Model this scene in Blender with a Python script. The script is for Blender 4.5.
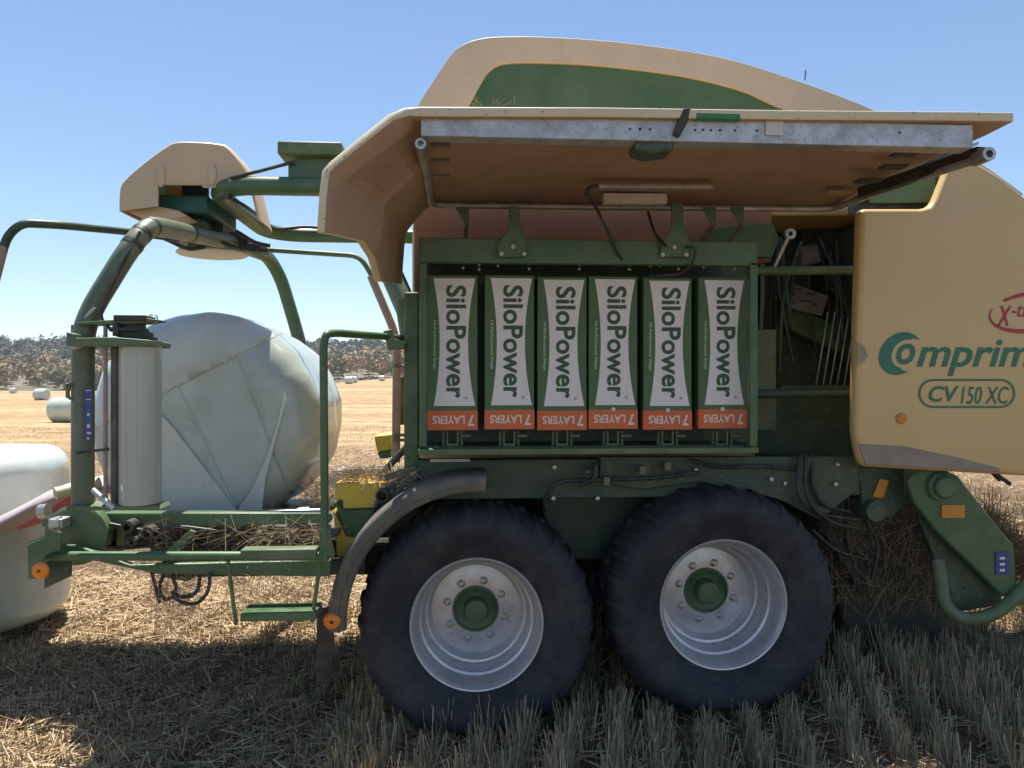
import bpy, math, random
import numpy as np
from mathutils import Vector, Matrix
R = math.radians
for o in list(bpy.data.objects): bpy.data.objects.remove(o)
SC = bpy.context.scene
COL = SC.collection
rnd = random.Random(7)

# ------------------------------------------------------------------ camera, sky, sun, exposure
YAW = R(4.0); FPX = 770.0; CH = 1.65
cam = bpy.data.cameras.new('camera'); camo = bpy.data.objects.new('camera', cam); COL.objects.link(camo)
camo.location = (0, 0, CH); camo.rotation_euler = (R(90), 0, -YAW)
cam.sensor_width = 36; cam.lens = FPX/1024*36; cam.clip_start = 0.05; cam.clip_end = 5000
SC.camera = camo
SUN_EL, SUN_AZ = R(72), R(-14)          # azimuth from +Y, negative = towards -X (left, behind the machine)
W = bpy.data.worlds.new('World'); SC.world = W; W.use_nodes = True
nt = W.node_tree; bg = nt.nodes['Background']
sky = nt.nodes.new('ShaderNodeTexSky'); sky.sky_type = 'NISHITA'; sky.sun_disc = False
sky.sun_elevation = SUN_EL; sky.sun_rotation = SUN_AZ
sky.air_density = 1.0; sky.dust_density = 0.0; sky.ozone_density = 2.6; sky.altitude = 300
nt.links.new(sky.outputs[0], bg.inputs[0]); bg.inputs[1].default_value = 0.08
sl = bpy.data.lights.new('sun', 'SUN'); sl.energy = 5.0; sl.angle = R(0.53); sl.color = (1, .95, .86)
so = bpy.data.objects.new('sun', sl); COL.objects.link(so)
sdir = Vector((math.sin(SUN_AZ)*math.cos(SUN_EL), math.cos(SUN_AZ)*math.cos(SUN_EL), math.sin(SUN_EL)))
so.rotation_euler = sdir.to_track_quat('Z', 'Y').to_euler(); so.location = (0, 8, 14)
SC.view_settings.view_transform = 'Standard'; SC.view_settings.look = 'None'
SC.view_settings.exposure = 1.0; SC.view_settings.gamma = 1
SC.render.engine = 'CYCLES'
SC.cycles.max_bounces = 8; SC.cycles.diffuse_bounces = 4

# ------------------------------------------------------------------ helpers
_s, _c = math.sin(YAW), math.cos(YAW)
def P(x, y, Y):
    "point of the plane at depth Y (machine frame) that a picture position falls on"
    dr = (x-512)/FPX; du = (384-y)/FPX
    dx = _s + dr*_c; dy = _c - dr*_s
    t = Y/dy
    return Vector((t*dx, Y, CH + t*du))
def PP(pts, Y): return [P(x, y, Y) for x, y in pts]
def XZ(pts, Y): return [(p.x, p.z) for p in PP(pts, Y)]

def fillet(pts, r, n=6):
    pts = [Vector(p) for p in pts]; out = [pts[0]]
    for i in range(1, len(pts)-1):
        a, b, c = pts[i-1], pts[i], pts[i+1]
        d1 = (a-b); d2 = (c-b)
        l = min(r, d1.length*.48, d2.length*.48)
        s = b + d1.normalized()*l; e = b + d2.normalized()*l
        for k in range(n+1):
            t = k/n
            out.append(s*(1-t)**2 + b*2*t*(1-t) + e*t*t)
    out.append(pts[-1]); return out

def smooth_poly(px, k=5, closed=False):
    "Catmull-Rom through picture points"
    p = [np.array(q, float) for q in px]; out = []
    for i in range(len(p)-1):
        a = p[max(i-1, 0)]; b = p[i]; c = p[i+1]; d = p[min(i+2, len(p)-1)]
        for j in range(k):
            t = j/k; out.append(tuple(.5*(2*b+(c-a)*t+(2*a-5*b+4*c-d)*t*t+(3*b-a-3*c+d)*t**3)))
    out.append(tuple(p[-1])); return out
class MB:
    def __init__(s): s.v = []; s.f = []; s.mi = []
    def add(s, vs, fs, m=0):
        o = len(s.v); s.v += [tuple(v) for v in vs]
        s.f += [tuple(i+o for i in f) for f in fs]; s.mi += [m]*len(fs); return s
    def box(s, x0, x1, y0, y1, z0, z1, m=0):
        v = [(x, y, z) for x in (x0, x1) for y in (y0, y1) for z in (z0, z1)]
        return s.add(v, [(0,1,3,2),(4,6,7,5),(0,4,5,1),(2,3,7,6),(0,2,6,4),(1,5,7,3)], m)
    def pbox(s, x0, y0, x1, y1, Y, Y1, m=0):
        a = P(x0, y1, Y); b = P(x1, y0, Y)
        return s.box(a.x, b.x, Y, Y1, a.z, b.z, m)
    def obox(s, p, q, w, h, up=(0,0,1), m=0):
        "bar of section w x h from p to q"
        p = Vector(p); q = Vector(q); d = (q-p).normalized(); u = Vector(up)
        sd = d.cross(u)
        if sd.length < 1e-4: sd = d.cross(Vector((1,0,0)))
        sd.normalize(); u = sd.cross(d).normalized()
        v = []
        for e in (p, q):
            for a, b in ((-1,-1),(1,-1),(1,1),(-1,1)): v.append(e + sd*a*w/2 + u*b*h/2)
        return s.add(v, [(0,1,2,3),(7,6,5,4),(0,4,5,1),(1,5,6,2),(2,6,7,3),(3,7,4,0)], m)
    def prism(s, poly, y0, y1, m=0):
        "polygon of (x, z) extruded from depth y0 to y1"
        n = len(poly)
        a = sum(poly[i][0]*poly[(i+1)%n][1]-poly[(i+1)%n][0]*poly[i][1] for i in range(n))
        if a < 0: poly = poly[::-1]
        v = [(x, y0, z) for x, z in poly] + [(x, y1, z) for x, z in poly]
        f = [tuple(range(n)), tuple(range(2*n-1, n-1, -1))]
        for i in range(n): j = (i+1) % n; f.append((i, i+n, j+n, j))
        return s.add(v, f, m)
    def pprism(s, px, Y, Y1, m=0): return s.prism(XZ(px, Y), Y, Y1, m)
    def tube(s, pts, r, n=12, m=0, cap=True):
        pts = [Vector(p) for p in pts]; k = len(pts)
        rs = r if isinstance(r, (list, tuple)) else [r]*k
        t0 = (pts[1]-pts[0]).normalized()
        u = t0.orthogonal().normalized(); v = []; f = []
        for i, p in enumerate(pts):
            t = ((pts[min(i+1, k-1)]-pts[i]).normalized() + (pts[i]-pts[max(i-1, 0)]).normalized())
            if t.length < 1e-6: t = t0
            t.normalize(); u = (u - t*u.dot(t)).normalized(); w = t.cross(u)
            for j in range(n):
                a = 2*math.pi*j/n; v.append(p + (u*math.cos(a)+w*math.sin(a))*rs[i])
        for i in range(k-1):
            for j in range(n):
                a = i*n+j; b = i*n+(j+1) % n; f.append((a, b, b+n, a+n))
        if cap: f.append(tuple(range(n-1, -1, -1))); f.append(tuple((k-1)*n+j for j in range(n)))
        return s.add(v, f, m)
    def cyl(s, p, q, r, n=16, m=0, r1=None): return s.tube([p, q], [r, r if r1 is None else r1], n, m)
    def lathe(s, prof, cx, cz, n=48, m=0, a0=0, a1=2*math.pi, axis='Y', cy=0):
        "profile of (radius, depth) turned about an axis along Y (or Z)"
        full = abs(a1-a0-2*math.pi) < 1e-6; k = len(prof); cols = n if full else n+1
        v = []; f = []
        for j in range(cols):
            a = a0+(a1-a0)*j/n; ca, sa = math.cos(a), math.sin(a)
            for r, y in prof:
                v.append((cx+r*ca, y, cz+r*sa) if axis == 'Y' else (cx+r*ca, cy+r*sa, y))
        for j in range(n):
            for i in range(k-1):
                a = j*k+i; b = ((j+1) % cols)*k+i; f.append((a, b, b+1, a+1))
        return s.add(v, f, m)
    def disc(s, cx, cz, y, r, n=24, m=0, th=.004):
        return s.prism([(cx+r*math.cos(2*math.pi*i/n), cz+r*math.sin(2*math.pi*i/n)) for i in range(n)], y-th, y, m)
    def sticks(s, n, fpos, l0, l1, w, m=0, flat=.25, rg=rnd):
        for _ in range(n):
            p = Vector(fpos(rg)); a = rg.uniform(0, 6.283); e = rg.gauss(0, flat)
            d = Vector((math.cos(a)*math.cos(e), math.sin(a)*math.cos(e), math.sin(e)))*rg.uniform(l0, l1)/2
            q = d.orthogonal().normalized()*w*rg.uniform(.5, 1)/2
            q2 = d.cross(q).normalized()*w*.35
            s.add([p-d-q, p-d+q, p+d+q, p+d-q, p-d-q2, p-d+q2, p+d+q2, p+d-q2], [(0,1,2,3), (4,5,6,7)], m)
        return s

WL = {}
def tag(o, label=None, cat=None, group=None, kind=None):
    if label: o['label'] = label
    if cat: o['category'] = cat
    if group: o['group'] = group
    if kind: o['kind'] = kind
    return o
def empty(name, loc, label=None, cat=None, group=None):
    o = bpy.data.objects.new(name, None); COL.objects.link(o); o.location = loc
    o.empty_display_size = .2; WL[o.name] = Vector(loc)
    return tag(o, label, cat, group)
def build(mb, name, mats, parent=None, bevel=0, seg=2, smooth=True, angle=38, label=None, solid=None, origin=None):
    v = np.array(mb.v, dtype=float)
    c = Vector((v.min(0)+v.max(0))/2) if origin is None else Vector(origin)
    me = bpy.data.meshes.new(name); me.from_pydata([tuple(p) for p in (v-np.array(c))], [], mb.f)
    mats = mats if isinstance(mats, (list, tuple)) else [mats]
    for m in mats: me.materials.append(m)
    if len(mats) > 1: me.polygons.foreach_set('material_index', mb.mi)
    me.update(); me.validate()
    if smooth:
        me.polygons.foreach_set('use_smooth', [True]*len(me.polygons)); me.set_sharp_from_angle(angle=R(angle))
    o = bpy.data.objects.new(name, me); COL.objects.link(o)
    WL[o.name] = c
    if parent: o.parent = parent; o.location = c - WL[parent.name]
    else: o.location = c
    if solid:
        md = o.modifiers.new('solid', 'SOLIDIFY'); md.thickness = solid; md.offset = 1
    if bevel:
        md = o.modifiers.new('bevel', 'BEVEL'); md.width = bevel; md.segments = seg; md.limit_method = 'ANGLE'
        md.angle_limit = R(35); md.harden_normals = False
    if label: o['label'] = label
    return o
def text(body, rect, Y, rot=0, shear=0, bold=0, th=.0015):
    "flat lettering fitted into rect = (x0, z0, x1, z1) on the plane Y; returns an MB"
    cu = bpy.data.curves.new('lettering', 'FONT'); cu.body = body; cu.shear = shear; cu.offset = bold; cu.resolution_u = 4
    ob = bpy.data.objects.new('lettering', cu); COL.objects.link(ob)
    dg = bpy.context.evaluated_depsgraph_get()
    me = bpy.data.meshes.new_from_object(ob.evaluated_get(dg))
    v = np.array([tuple(p.co) for p in me.vertices]); fs = [tuple(p.vertices) for p in me.polygons]
    bpy.data.objects.remove(ob); bpy.data.curves.remove(cu); bpy.data.meshes.remove(me)
    lo, hi = v.min(0), v.max(0); x0, z0, x1, z1 = rect; out = []
    for p in v:
        u = (p[0]-lo[0])/(hi[0]-lo[0]); w = (p[1]-lo[1])/(hi[1]-lo[1])
        if rot == 0: x, z = x0+u*(x1-x0), z0+w*(z1-z0)
        elif rot == 90: x, z = x0+w*(x1-x0), z1-u*(z1-z0)
        else: x, z = x1-u*(x1-x0), z1-w*(z1-z0)
        out.append((x, Y, z))
    mb = MB(); mb.add(out, fs); return mb
def rectpx(x0, y0, x1, y1, Y):
    a = P(x0, y1, Y); b = P(x1, y0, Y); return (a.x, a.z, b.x, b.z)

# ------------------------------------------------------------------ materials
def mat(name, col, rough=.5, metal=0, var=.12, scale=3.0, dust=None, dust_amt=.0, speck=None, speck_amt=0, speck_scale=60,
        bump=0, bump_scale=80, coat=0, spec=.5, sub=0, trans=0, stretch=None, isl=0, isl_col=None, spots=None):
    m = bpy.data.materials.new(name); m.use_nodes = True; n = m.node_tree; L = n.links
    b = n.nodes['Principled BSDF']
    b.inputs['Roughness'].default_value = rough; b.inputs['Metallic'].default_value = metal
    b.inputs['Specular IOR Level'].default_value = spec
    if coat: b.inputs['Coat Weight'].default_value = coat; b.inputs['Coat Roughness'].default_value = .15
    if trans: b.inputs['Transmission Weight'].default_value = trans
    tc = n.nodes.new('ShaderNodeTexCoord'); src = tc.outputs['Object']
    if stretch:
        mp = n.nodes.new('ShaderNodeMapping'); mp.inputs['Scale'].default_value = stretch
        L.new(src, mp.inputs[0]); src = mp.outputs[0]
    def noise(sc, det=4, ro=.55):
        t = n.nodes.new('ShaderNodeTexNoise'); t.inputs['Scale'].default_value = sc; t.inputs['Detail'].default_value = det
        t.inputs['Roughness'].default_value = ro; L.new(src, t.inputs['Vector']); return t.outputs['Fac']
    def ramp(fac, a, bb):
        r = n.nodes.new('ShaderNodeMapRange'); r.inputs[1].default_value = a; r.inputs[2].default_value = bb
        r.clamp = True; L.new(fac, r.inputs[0]); return r.outputs[0]
    def mix(fac, A, B):
        x = n.nodes.new('ShaderNodeMix'); x.data_type = 'RGBA'
        if isinstance(fac, float): x.inputs[0].default_value = fac
        else: L.new(fac, x.inputs[0])
        for s, i in ((A, 6), (B, 7)):
            if isinstance(s, tuple): x.inputs[i].default_value = (*s[:3], 1)
            else: L.new(s, x.inputs[i])
        return x.outputs[2]
    def mul(f, k):
        x = n.nodes.new('ShaderNodeMath'); x.operation = 'MULTIPLY'; L.new(f, x.inputs[0])
        if isinstance(k, float): x.inputs[1].default_value = k
        else: L.new(k, x.inputs[1])
        return x.outputs[0]
    lo = tuple(c*(1-var) for c in col); hi = tuple(min(1, c*(1+var)) for c in col)
    c = mix(ramp(noise(scale), .3, .7), lo, hi)
    if isl:
        gi = n.nodes.new('ShaderNodeNewGeometry')
        c = mix(mul(gi.outputs['Random Per Island'], float(isl)), c, isl_col)
    if dust: c = mix(mul(ramp(noise(scale*2.3, 6, .65), .42, .68), float(dust_amt)), c, dust)
    if speck: c = mix(mul(ramp(noise(speck_scale, 2), .62, .70), float(speck_amt)), c, speck)
    L.new(c, b.inputs['Base Color'])
    if rough:
        r = n.nodes.new('ShaderNodeMapRange'); r.inputs[3].default_value = max(.03, rough-.1); r.inputs[4].default_value = min(1, rough+.12)
        L.new(noise(scale*4), r.inputs[0]); L.new(r.outputs[0], b.inputs['Roughness'])
    if bump:
        bp = n.nodes.new('ShaderNodeBump'); bp.inputs['Strength'].default_value = bump; bp.inputs['Distance'].default_value = .01
        L.new(noise(bump_scale, 5), bp.inputs['Height']); L.new(bp.outputs[0], b.inputs['Normal'])
    return m
DUST = (.42, .36, .24)
M = {}
M['tan'] = mat('tan_paint', (.63, .435, .18), .33, var=.05, scale=1.3, dust=(.60,.44,.235), dust_amt=.35, speck=(.25,.17,.09), speck_amt=.15, speck_scale=120, coat=.15)
M['cream'] = mat('cream_roof_paint', (.62, .51, .38), .45, var=.05, scale=1.6, dust=(.50,.43,.34), dust_amt=.5, speck=(.16,.11,.07), speck_amt=.45, speck_scale=130)
M['flap'] = mat('cover_inside_shaded', (.42, .28, .175), .6, var=.08, scale=2.5, dust=(.27,.175,.11), dust_amt=.5, speck=(.2,.12,.07), speck_amt=.4, speck_scale=50)  # same tan skin seen from below, its shade put into the colour
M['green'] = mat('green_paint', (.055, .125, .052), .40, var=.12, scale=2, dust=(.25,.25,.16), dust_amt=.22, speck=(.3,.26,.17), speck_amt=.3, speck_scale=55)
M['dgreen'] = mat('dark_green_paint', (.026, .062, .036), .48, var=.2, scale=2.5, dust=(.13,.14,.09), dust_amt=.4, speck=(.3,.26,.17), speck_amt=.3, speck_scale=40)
M['inset'] = mat('roof_green_panel', (.055, .13, .06), .5, var=.05, scale=1.5, dust=(.16,.21,.11), dust_amt=.4)
M['olive'] = mat('olive_dusty_paint', (.08, .135, .06), .5, var=.15, scale=3, dust=(.3,.28,.19), dust_amt=.35)
M['lolive'] = mat('olive_dusty_tube', (.10, .135, .08), .42, var=.15, scale=3, dust=(.3,.28,.2), dust_amt=.3)
M['black'] = mat('black_rubber_hose', (.018, .018, .02), .5, var=.3, scale=8, dust=(.2,.18,.13), dust_amt=.3)
M['dark'] = mat('grimy_dark_metal', (.022, .025, .022), .6, var=.35, scale=6, dust=(.09,.075,.05), dust_amt=.6)
M['tyre'] = mat('tyre_rubber', (.026, .028, .034), .68, var=.25, scale=3, dust=(.095,.088,.08), dust_amt=.5, bump=.3, bump_scale=60, spec=.35)
M['rim'] = mat('silver_rim_paint', (.58, .58, .61), .33, metal=.5, var=.06, scale=5, dust=(.40,.34,.27), dust_amt=.4, speck=(.25,.2,.15), speck_amt=.4, speck_scale=50)
M['galv'] = mat('galvanised_steel', (.52, .53, .54), .45, metal=.55, var=.2, scale=9, dust=(.3,.24,.18), dust_amt=.55, speck=(.16,.11,.08), speck_amt=.5, speck_scale=90)
M['steel'] = mat('bare_steel', (.45, .43, .41), .35, metal=.8, var=.2, scale=12, dust=(.25,.2,.15), dust_amt=.4)
M['fender'] = mat('grey_plastic_mudguard', (.105, .098, .085), .6, var=.15, scale=4, dust=(.26,.23,.18), dust_amt=.5)
M['amber'] = mat('amber_lens', (.85, .25, .02), .25, var=.08, scale=30)
M['rimcream'] = mat('cover_rim_sunlit', (.66,.56,.36), .45, var=.05, speck=(.2,.13,.07), speck_amt=.5, speck_scale=60)  # sunlit edge of the cover painted as a brighter cream
M['shell'] = mat('inner_shell_bounce', (.27,.10,.035), .6, var=.1, dust=(.32,.15,.06), dust_amt=.4)  # tan shell in shade; brown bounce light put into the colour
M['yellow'] = mat('yellow_paint', (.78, .53, .05), .45, var=.1, scale=5, dust=DUST, dust_amt=.4)
M['pink'] = mat('faded_red_tube', (.33, .235, .205), .55, var=.15, scale=8, dust=DUST, dust_amt=.4)
M['carton'] = mat('carton_green_print', (.075, .155, .065), .6, var=.05, scale=6, dust=(.15,.17,.1), dust_amt=.2)
M['white'] = mat('carton_white_print', (.80, .775, .78), .55, var=.04, scale=5, dust=(.62,.58,.53), dust_amt=.35)
M['orange'] = mat('carton_orange_print', (.72, .15, .05), .6, var=.08, scale=6, dust=(.5,.2,.1), dust_amt=.4)
M['letter'] = mat('carton_green_letter', (.045, .10, .05), .6, var=.05, scale=6)
M['pale'] = mat('pale_letter', (.62, .68, .58), .6, var=.05, scale=6)
M['cream_letter'] = mat('cream_letter', (.85, .70, .60), .6, var=.05, scale=6)
M['decal'] = mat('green_decal', (.02, .16, .095), .35, var=.1, scale=6)
M['red'] = mat('red_decal', (.40, .02, .03), .35, var=.1, scale=6)
M['sticker'] = mat('white_sticker', (.62, .6, .56), .6, var=.08, scale=20, dust=(.4,.35,.28), dust_amt=.4)
M['osticker'] = mat('orange_sticker', (.62, .26, .03), .5, var=.1, scale=20)
M['blue'] = mat('blue_sticker', (.05, .075, .24), .5, var=.1, scale=20)
M['film'] = mat('white_stretch_film', (.50, .55, .50), .30, var=.05, scale=1.2, dust=(.37,.43,.36), dust_amt=.6, bump=.10, bump_scale=9, coat=.3, stretch=(1.6,1,.7))
M['film2'] = mat('white_film_overlap', (.60, .63, .57), .28, var=.05, scale=3, bump=.12, bump_scale=16, coat=.25, stretch=(6,1,.5))
M['roll'] = mat('film_roll', (.40, .425, .375), .24, var=.07, scale=5, coat=.4, stretch=(14,14,.15))
M['card'] = mat('cardboard_core', (.35, .24, .14), .8)
M['straw'] = mat('straw', (.40, .275, .15), .8, spec=.2, var=.2, scale=2, isl=.75, isl_col=(.20,.14,.08))
M['straw2'] = mat('pale_straw', (.68, .52, .33), .8, spec=.2, var=.15, scale=3, isl=.75, isl_col=(.36,.26,.155))
M['straw3'] = mat('grey_straw', (.50, .40, .28), .8, spec=.2, var=.15, scale=3, isl=.75, isl_col=(.26,.21,.14))
M['grass'] = mat('green_regrowth', (.20, .23, .10), .8, spec=.2, var=.2, scale=3, isl=.6, isl_col=(.30,.27,.14))
M['mat'] = mat('rubber_canvas_mat', (.40, .34, .35), .55, var=.12, scale=4, dust=(.5,.45,.4), dust_amt=.4)
M['brown'] = mat('trunk_bark', (.12, .09, .07), .9)

# ------------------------------------------------------------------ ground, field
def sst(a, b, x): t = np.clip((x-a)/(b-a), 0, 1); return t*t*(3-2*t)
def gz(X, Y):
    X = np.asarray(X, float); Y = np.asarray(Y, float)
    near = -.115 + .067*(2.2*np.tanh(X/2.2))*np.where(X < 0, .55, 1) 
    far = -.10 + 3.2*sst(-50, -16, X)*np.clip((Y-30)/175, 0, 1.3)
    k = sst(14, 130, Y)
    z = near*(1-k) + far*k
    z = z + .018*np.sin(X*2.1+Y*1.3)*np.sin(Y*1.7-X*.6) + .010*np.sin(X*5.3-Y*4.1)*(np.abs(Y) < 60)
    return z
def axis(lo, hi, fine_lo, fine_hi, step, grow=1.13):
    a = list(np.arange(fine_lo, fine_hi+1e-6, step)); s = step; x = fine_hi
    while x < hi: s *= grow; x += s; a.append(x)
    s = step; x = fine_lo
    while x > lo: s *= grow; x -= s; a.insert(0, x)
    return np.array(a)
gx = axis(-900, 900, -5, 6, .12); gy = axis(-60, 1500, 0, 12, .12)
GX, GY = np.meshgrid(gx, gy); GZ = gz(GX, GY)
nx, ny = len(gx), len(gy)
V = np.stack([GX, GY, GZ], -1).reshape(-1, 3)
idx = np.arange(nx*ny).reshape(ny, nx)
F = np.stack([idx[:-1,:-1], idx[:-1,1:], idx[1:,1:], idx[1:,:-1]], -1).reshape(-1, 4)
me = bpy.data.meshes.new('ground'); me.from_pydata(V.tolist(), [], F.tolist()); me.polygons.foreach_set('use_smooth', [True]*len(F))
ground = bpy.data.objects.new('ground', me); COL.objects.link(ground); ground['kind'] = 'structure'
def ground_mat():
    m = bpy.data.materials.new('stubble_field_soil'); m.use_nodes = True; n = m.node_tree; L = n.links; b = n.nodes['Principled BSDF']
    b.inputs['Roughness'].default_value = .95; b.inputs['Specular IOR Level'].default_value = .1
    tc = n.nodes.new('ShaderNodeTexCoord')
    def noise(sc, det, vec, ro=.6):
        t = n.nodes.new('ShaderNodeTexNoise'); t.inputs['Scale'].default_value = sc; t.inputs['Detail'].default_value = det
        t.inputs['Roughness'].default_value = ro; L.new(vec, t.inputs['Vector']); return t.outputs['Fac']
    def cr(f, stops):
        r = n.nodes.new('ShaderNodeValToRGB'); e = r.color_ramp.elements
        e[0].position, e[0].color = stops[0][0], (*stops[0][1], 1); e[1].position, e[1].color = stops[1][0], (*stops[1][1], 1)
        for p, c in stops[2:]: q = e.new(p); q.color = (*c, 1)
        L.new(f, r.inputs[0]); return r.outputs[0]
    mp = n.nodes.new('ShaderNodeMapping'); mp.inputs['Scale'].default_value = (.05, 1, 1); L.new(tc.outputs['Object'], mp.inputs[0])
    swath = noise(.16, 4, mp.outputs[0])
    c1 = cr(swath, [(.35, (.46,.365,.225)), (.5, (.33,.235,.145)), (.65, (.50,.41,.26))])
    fine = noise(14, 6, tc.outputs['Object'], .7)
    c2 = cr(fine, [(.3, (.55,.52,.48)), (.7, (1.25,1.2,1.15))])
    mx = n.nodes.new('ShaderNodeMix'); mx.data_type = 'RGBA'; mx.blend_type = 'MULTIPLY'; mx.inputs[0].default_value = 1
    L.new(c1, mx.inputs[6]); L.new(c2, mx.inputs[7])
    mid = noise(1.1, 5, tc.outputs['Object'])
    c3 = cr(mid, [(.40, (.78,.76,.72)), (.62, (1.1,1.08,1.04))])
    m2 = n.nodes.new('ShaderNodeMix'); m2.data_type = 'RGBA'; m2.blend_type = 'MULTIPLY'; m2.inputs[0].default_value = 1
    L.new(mx.outputs[2], m2.inputs[6]); L.new(c3, m2.inputs[7]); sp = n.nodes.new('ShaderNodeSeparateXYZ'); L.new(tc.outputs['Object'], sp.inputs[0])
    mr = n.nodes.new('ShaderNodeMapRange'); mr.inputs[1].default_value = 9; mr.inputs[2].default_value = 26; L.new(sp.outputs['Y'], mr.inputs[0])
    soil = cr(fine, [(.3, (.06,.042,.03)), (.7, (.20,.14,.09))])
    m3 = n.nodes.new('ShaderNodeMix'); m3.data_type = 'RGBA'; L.new(mr.outputs[0], m3.inputs[0]); L.new(soil, m3.inputs[6]); L.new(m2.outputs[2], m3.inputs[7])
    L.new(m3.outputs[2], b.inputs['Base Color'])
    bp = n.nodes.new('ShaderNodeBump'); bp.inputs['Strength'].default_value = .7; bp.inputs['Distance'].default_value = .03
    L.new(fine, bp.inputs['Height']); L.new(bp.outputs[0], b.inputs['Normal'])
    return m
me.materials.append(ground_mat())

# stubble in drilled rows, loose straw, regrowth
rng = np.random.default_rng(5)
def blades(name, base, top, width, mats, mi=None):
    "n upright blades: base, top (n,3), width (n,)"
    n = len(base); a = rng.uniform(0, np.pi, n)
    s = np.stack([np.cos(a), np.sin(a)*.6, np.zeros(n)], -1)*width[:, None]/2
    v = np.stack([base-s, base+s, top+s*.7, top-s*.7], 1).reshape(-1, 3)
    f = np.arange(4*n).reshape(n, 4)
    me = bpy.data.meshes.new(name); me.from_pydata(v.tolist(), [], f.tolist())
    for m in mats: me.materials.append(m)
    if mi is not None: me.polygons.foreach_set('material_index', mi.astype(int).tolist())
    o = bpy.data.objects.new(name, me); COL.objects.link(o); return o
ROW = R(15); rd = np.array([math.sin(ROW), math.cos(ROW)]); rn = np.array([rd[1], -rd[0]])
def stubble_pts(n, y0, y1, x0, x1, sp):
    Y = rng.uniform(y0, y1, n); X = rng.uniform(x0, x1, n)
    s = X*rn[0]+Y*rn[1]; t = X*rd[0]+Y*rd[1]
    s = np.round(s/sp)*sp + rng.normal(0, .034, n) + .02*np.sin(t*3.0+np.round(s/sp)*2.1)
    t = t + .0
    X = s*rn[0]+t*rd[0]; Y = s*rn[1]+t*rd[1]
    clump = np.sin(t*7+np.round(s/sp)*12.7)+np.sin(t*17.3+np.round(s/sp)*5.1)
    k = rng.uniform(-1.6, 2, n) < .6*clump+.7
    return X[k], Y[k]
BX, BY, HH = [], [], []
for n, y0, y1, x0, x1, hm in ((95000, 2.6, 6.2, -3.6, 4.6, .16), (60000, 6.2, 13, -9, 8, .14), (30000, 13, 34, -24, 14, .13)):
    X, Y = stubble_pts(n, y0, y1, x0, x1, .21); BX.append(X); BY.append(Y); HH.append(hm*rng.uniform(.3, 1.45, len(X)))
BX, BY, HH = map(np.concatenate, (BX, BY, HH))
HH = HH*np.where(BX < -.6, .55, 1.12)*(1-.35*np.sin(BX*1.3+BY*.8)**2)
base = np.stack([BX, BY, gz(BX, BY)-.01], -1)
lean = rng.normal(0, .16, (len(BX), 2))
top = base + np.stack([lean[:,0]*HH, lean[:,1]*HH, HH], -1)
st = blades('stubble', base, top, rng.uniform(.0025, .0055, len(BX))*(1+BY/14), [M['straw2'], M['straw3'], M['straw'], M['grass']],
            rng.choice([0, 1, 2, 3], len(BX), p=[.26, .30, .18, .26]))
tag(st, 'short cut straw stubble standing in rows', 'stubble', kind='stuff')
LX = np.concatenate([rng.uniform(-4, 4.8, 26000), rng.uniform(-4, .3, 34000), rng.uniform(-12, 9, 50000)]); LY = np.concatenate([rng.uniform(2.6, 7, 26000), rng.uniform(2.6, 7.5, 34000), rng.uniform(7, 22, 50000)])
h = rng.uniform(.003, .05, len(LX)); base = np.stack([LX, LY, gz(LX, LY)+h], -1)
a = rng.uniform(0, 2*np.pi, len(LX)); l = rng.uniform(.03, .20, len(LX))
top = base + np.stack([np.cos(a)*l, np.sin(a)*l, rng.normal(.0, .025, len(LX))], -1)
n = len(LX); s = np.stack([-np.sin(a), np.cos(a), rng.normal(0, .6, n)], -1)*(rng.uniform(.0018, .004, n)*(1+LY/12))[:, None]/2
v = np.stack([base-s, base+s, top+s, top-s], 1).reshape(-1, 3)
me = bpy.data.meshes.new('loose_straw'); me.from_pydata(v.tolist(), [], np.arange(4*n).reshape(n, 4).tolist())
me.materials.append(M['straw2']); me.materials.append(M['straw'])
me.polygons.foreach_set('material_index', rng.integers(0, 2, n).tolist())
ls = bpy.data.objects.new('loose_straw', me); COL.objects.link(ls)
tag(ls, 'loose straw scattered flat between the stubble rows', 'straw', kind='stuff')

# hills and the wood along the far edge of the field
def hills():
    mb = MB(); xs = np.linspace(-900, 900, 121); rows = []
    for Y, zf in ((215, lambda x: 0*x), (260, lambda x: 5+1.5*np.sin(x*.02)), (330, lambda x: 12+3*np.sin(x*.013+1)),
                  (430, lambda x: 21+4*np.sin(x*.009+2)+2*np.sin(x*.031)), (620, lambda x: 27+5*np.sin(x*.006)), (900, lambda x: 0*x-5)):
        rows.append([(x, Y+6*math.sin(x*.03), float(z)) for x, z in zip(xs, zf(xs))])
    v = [p for r in rows for p in r]; n = len(xs)
    f = [(i*n+j, i*n+j+1, (i+1)*n+j+1, (i+1)*n+j) for i in range(len(rows)-1) for j in range(n-1)]
    mb.add(v, f); o = build(mb, 'hills', mat('hill_scrub', (.15,.135,.10), .95, var=.35, scale=.06, spec=.1), origin=(0,0,0)); o['kind'] = 'structure'
hills()
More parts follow.
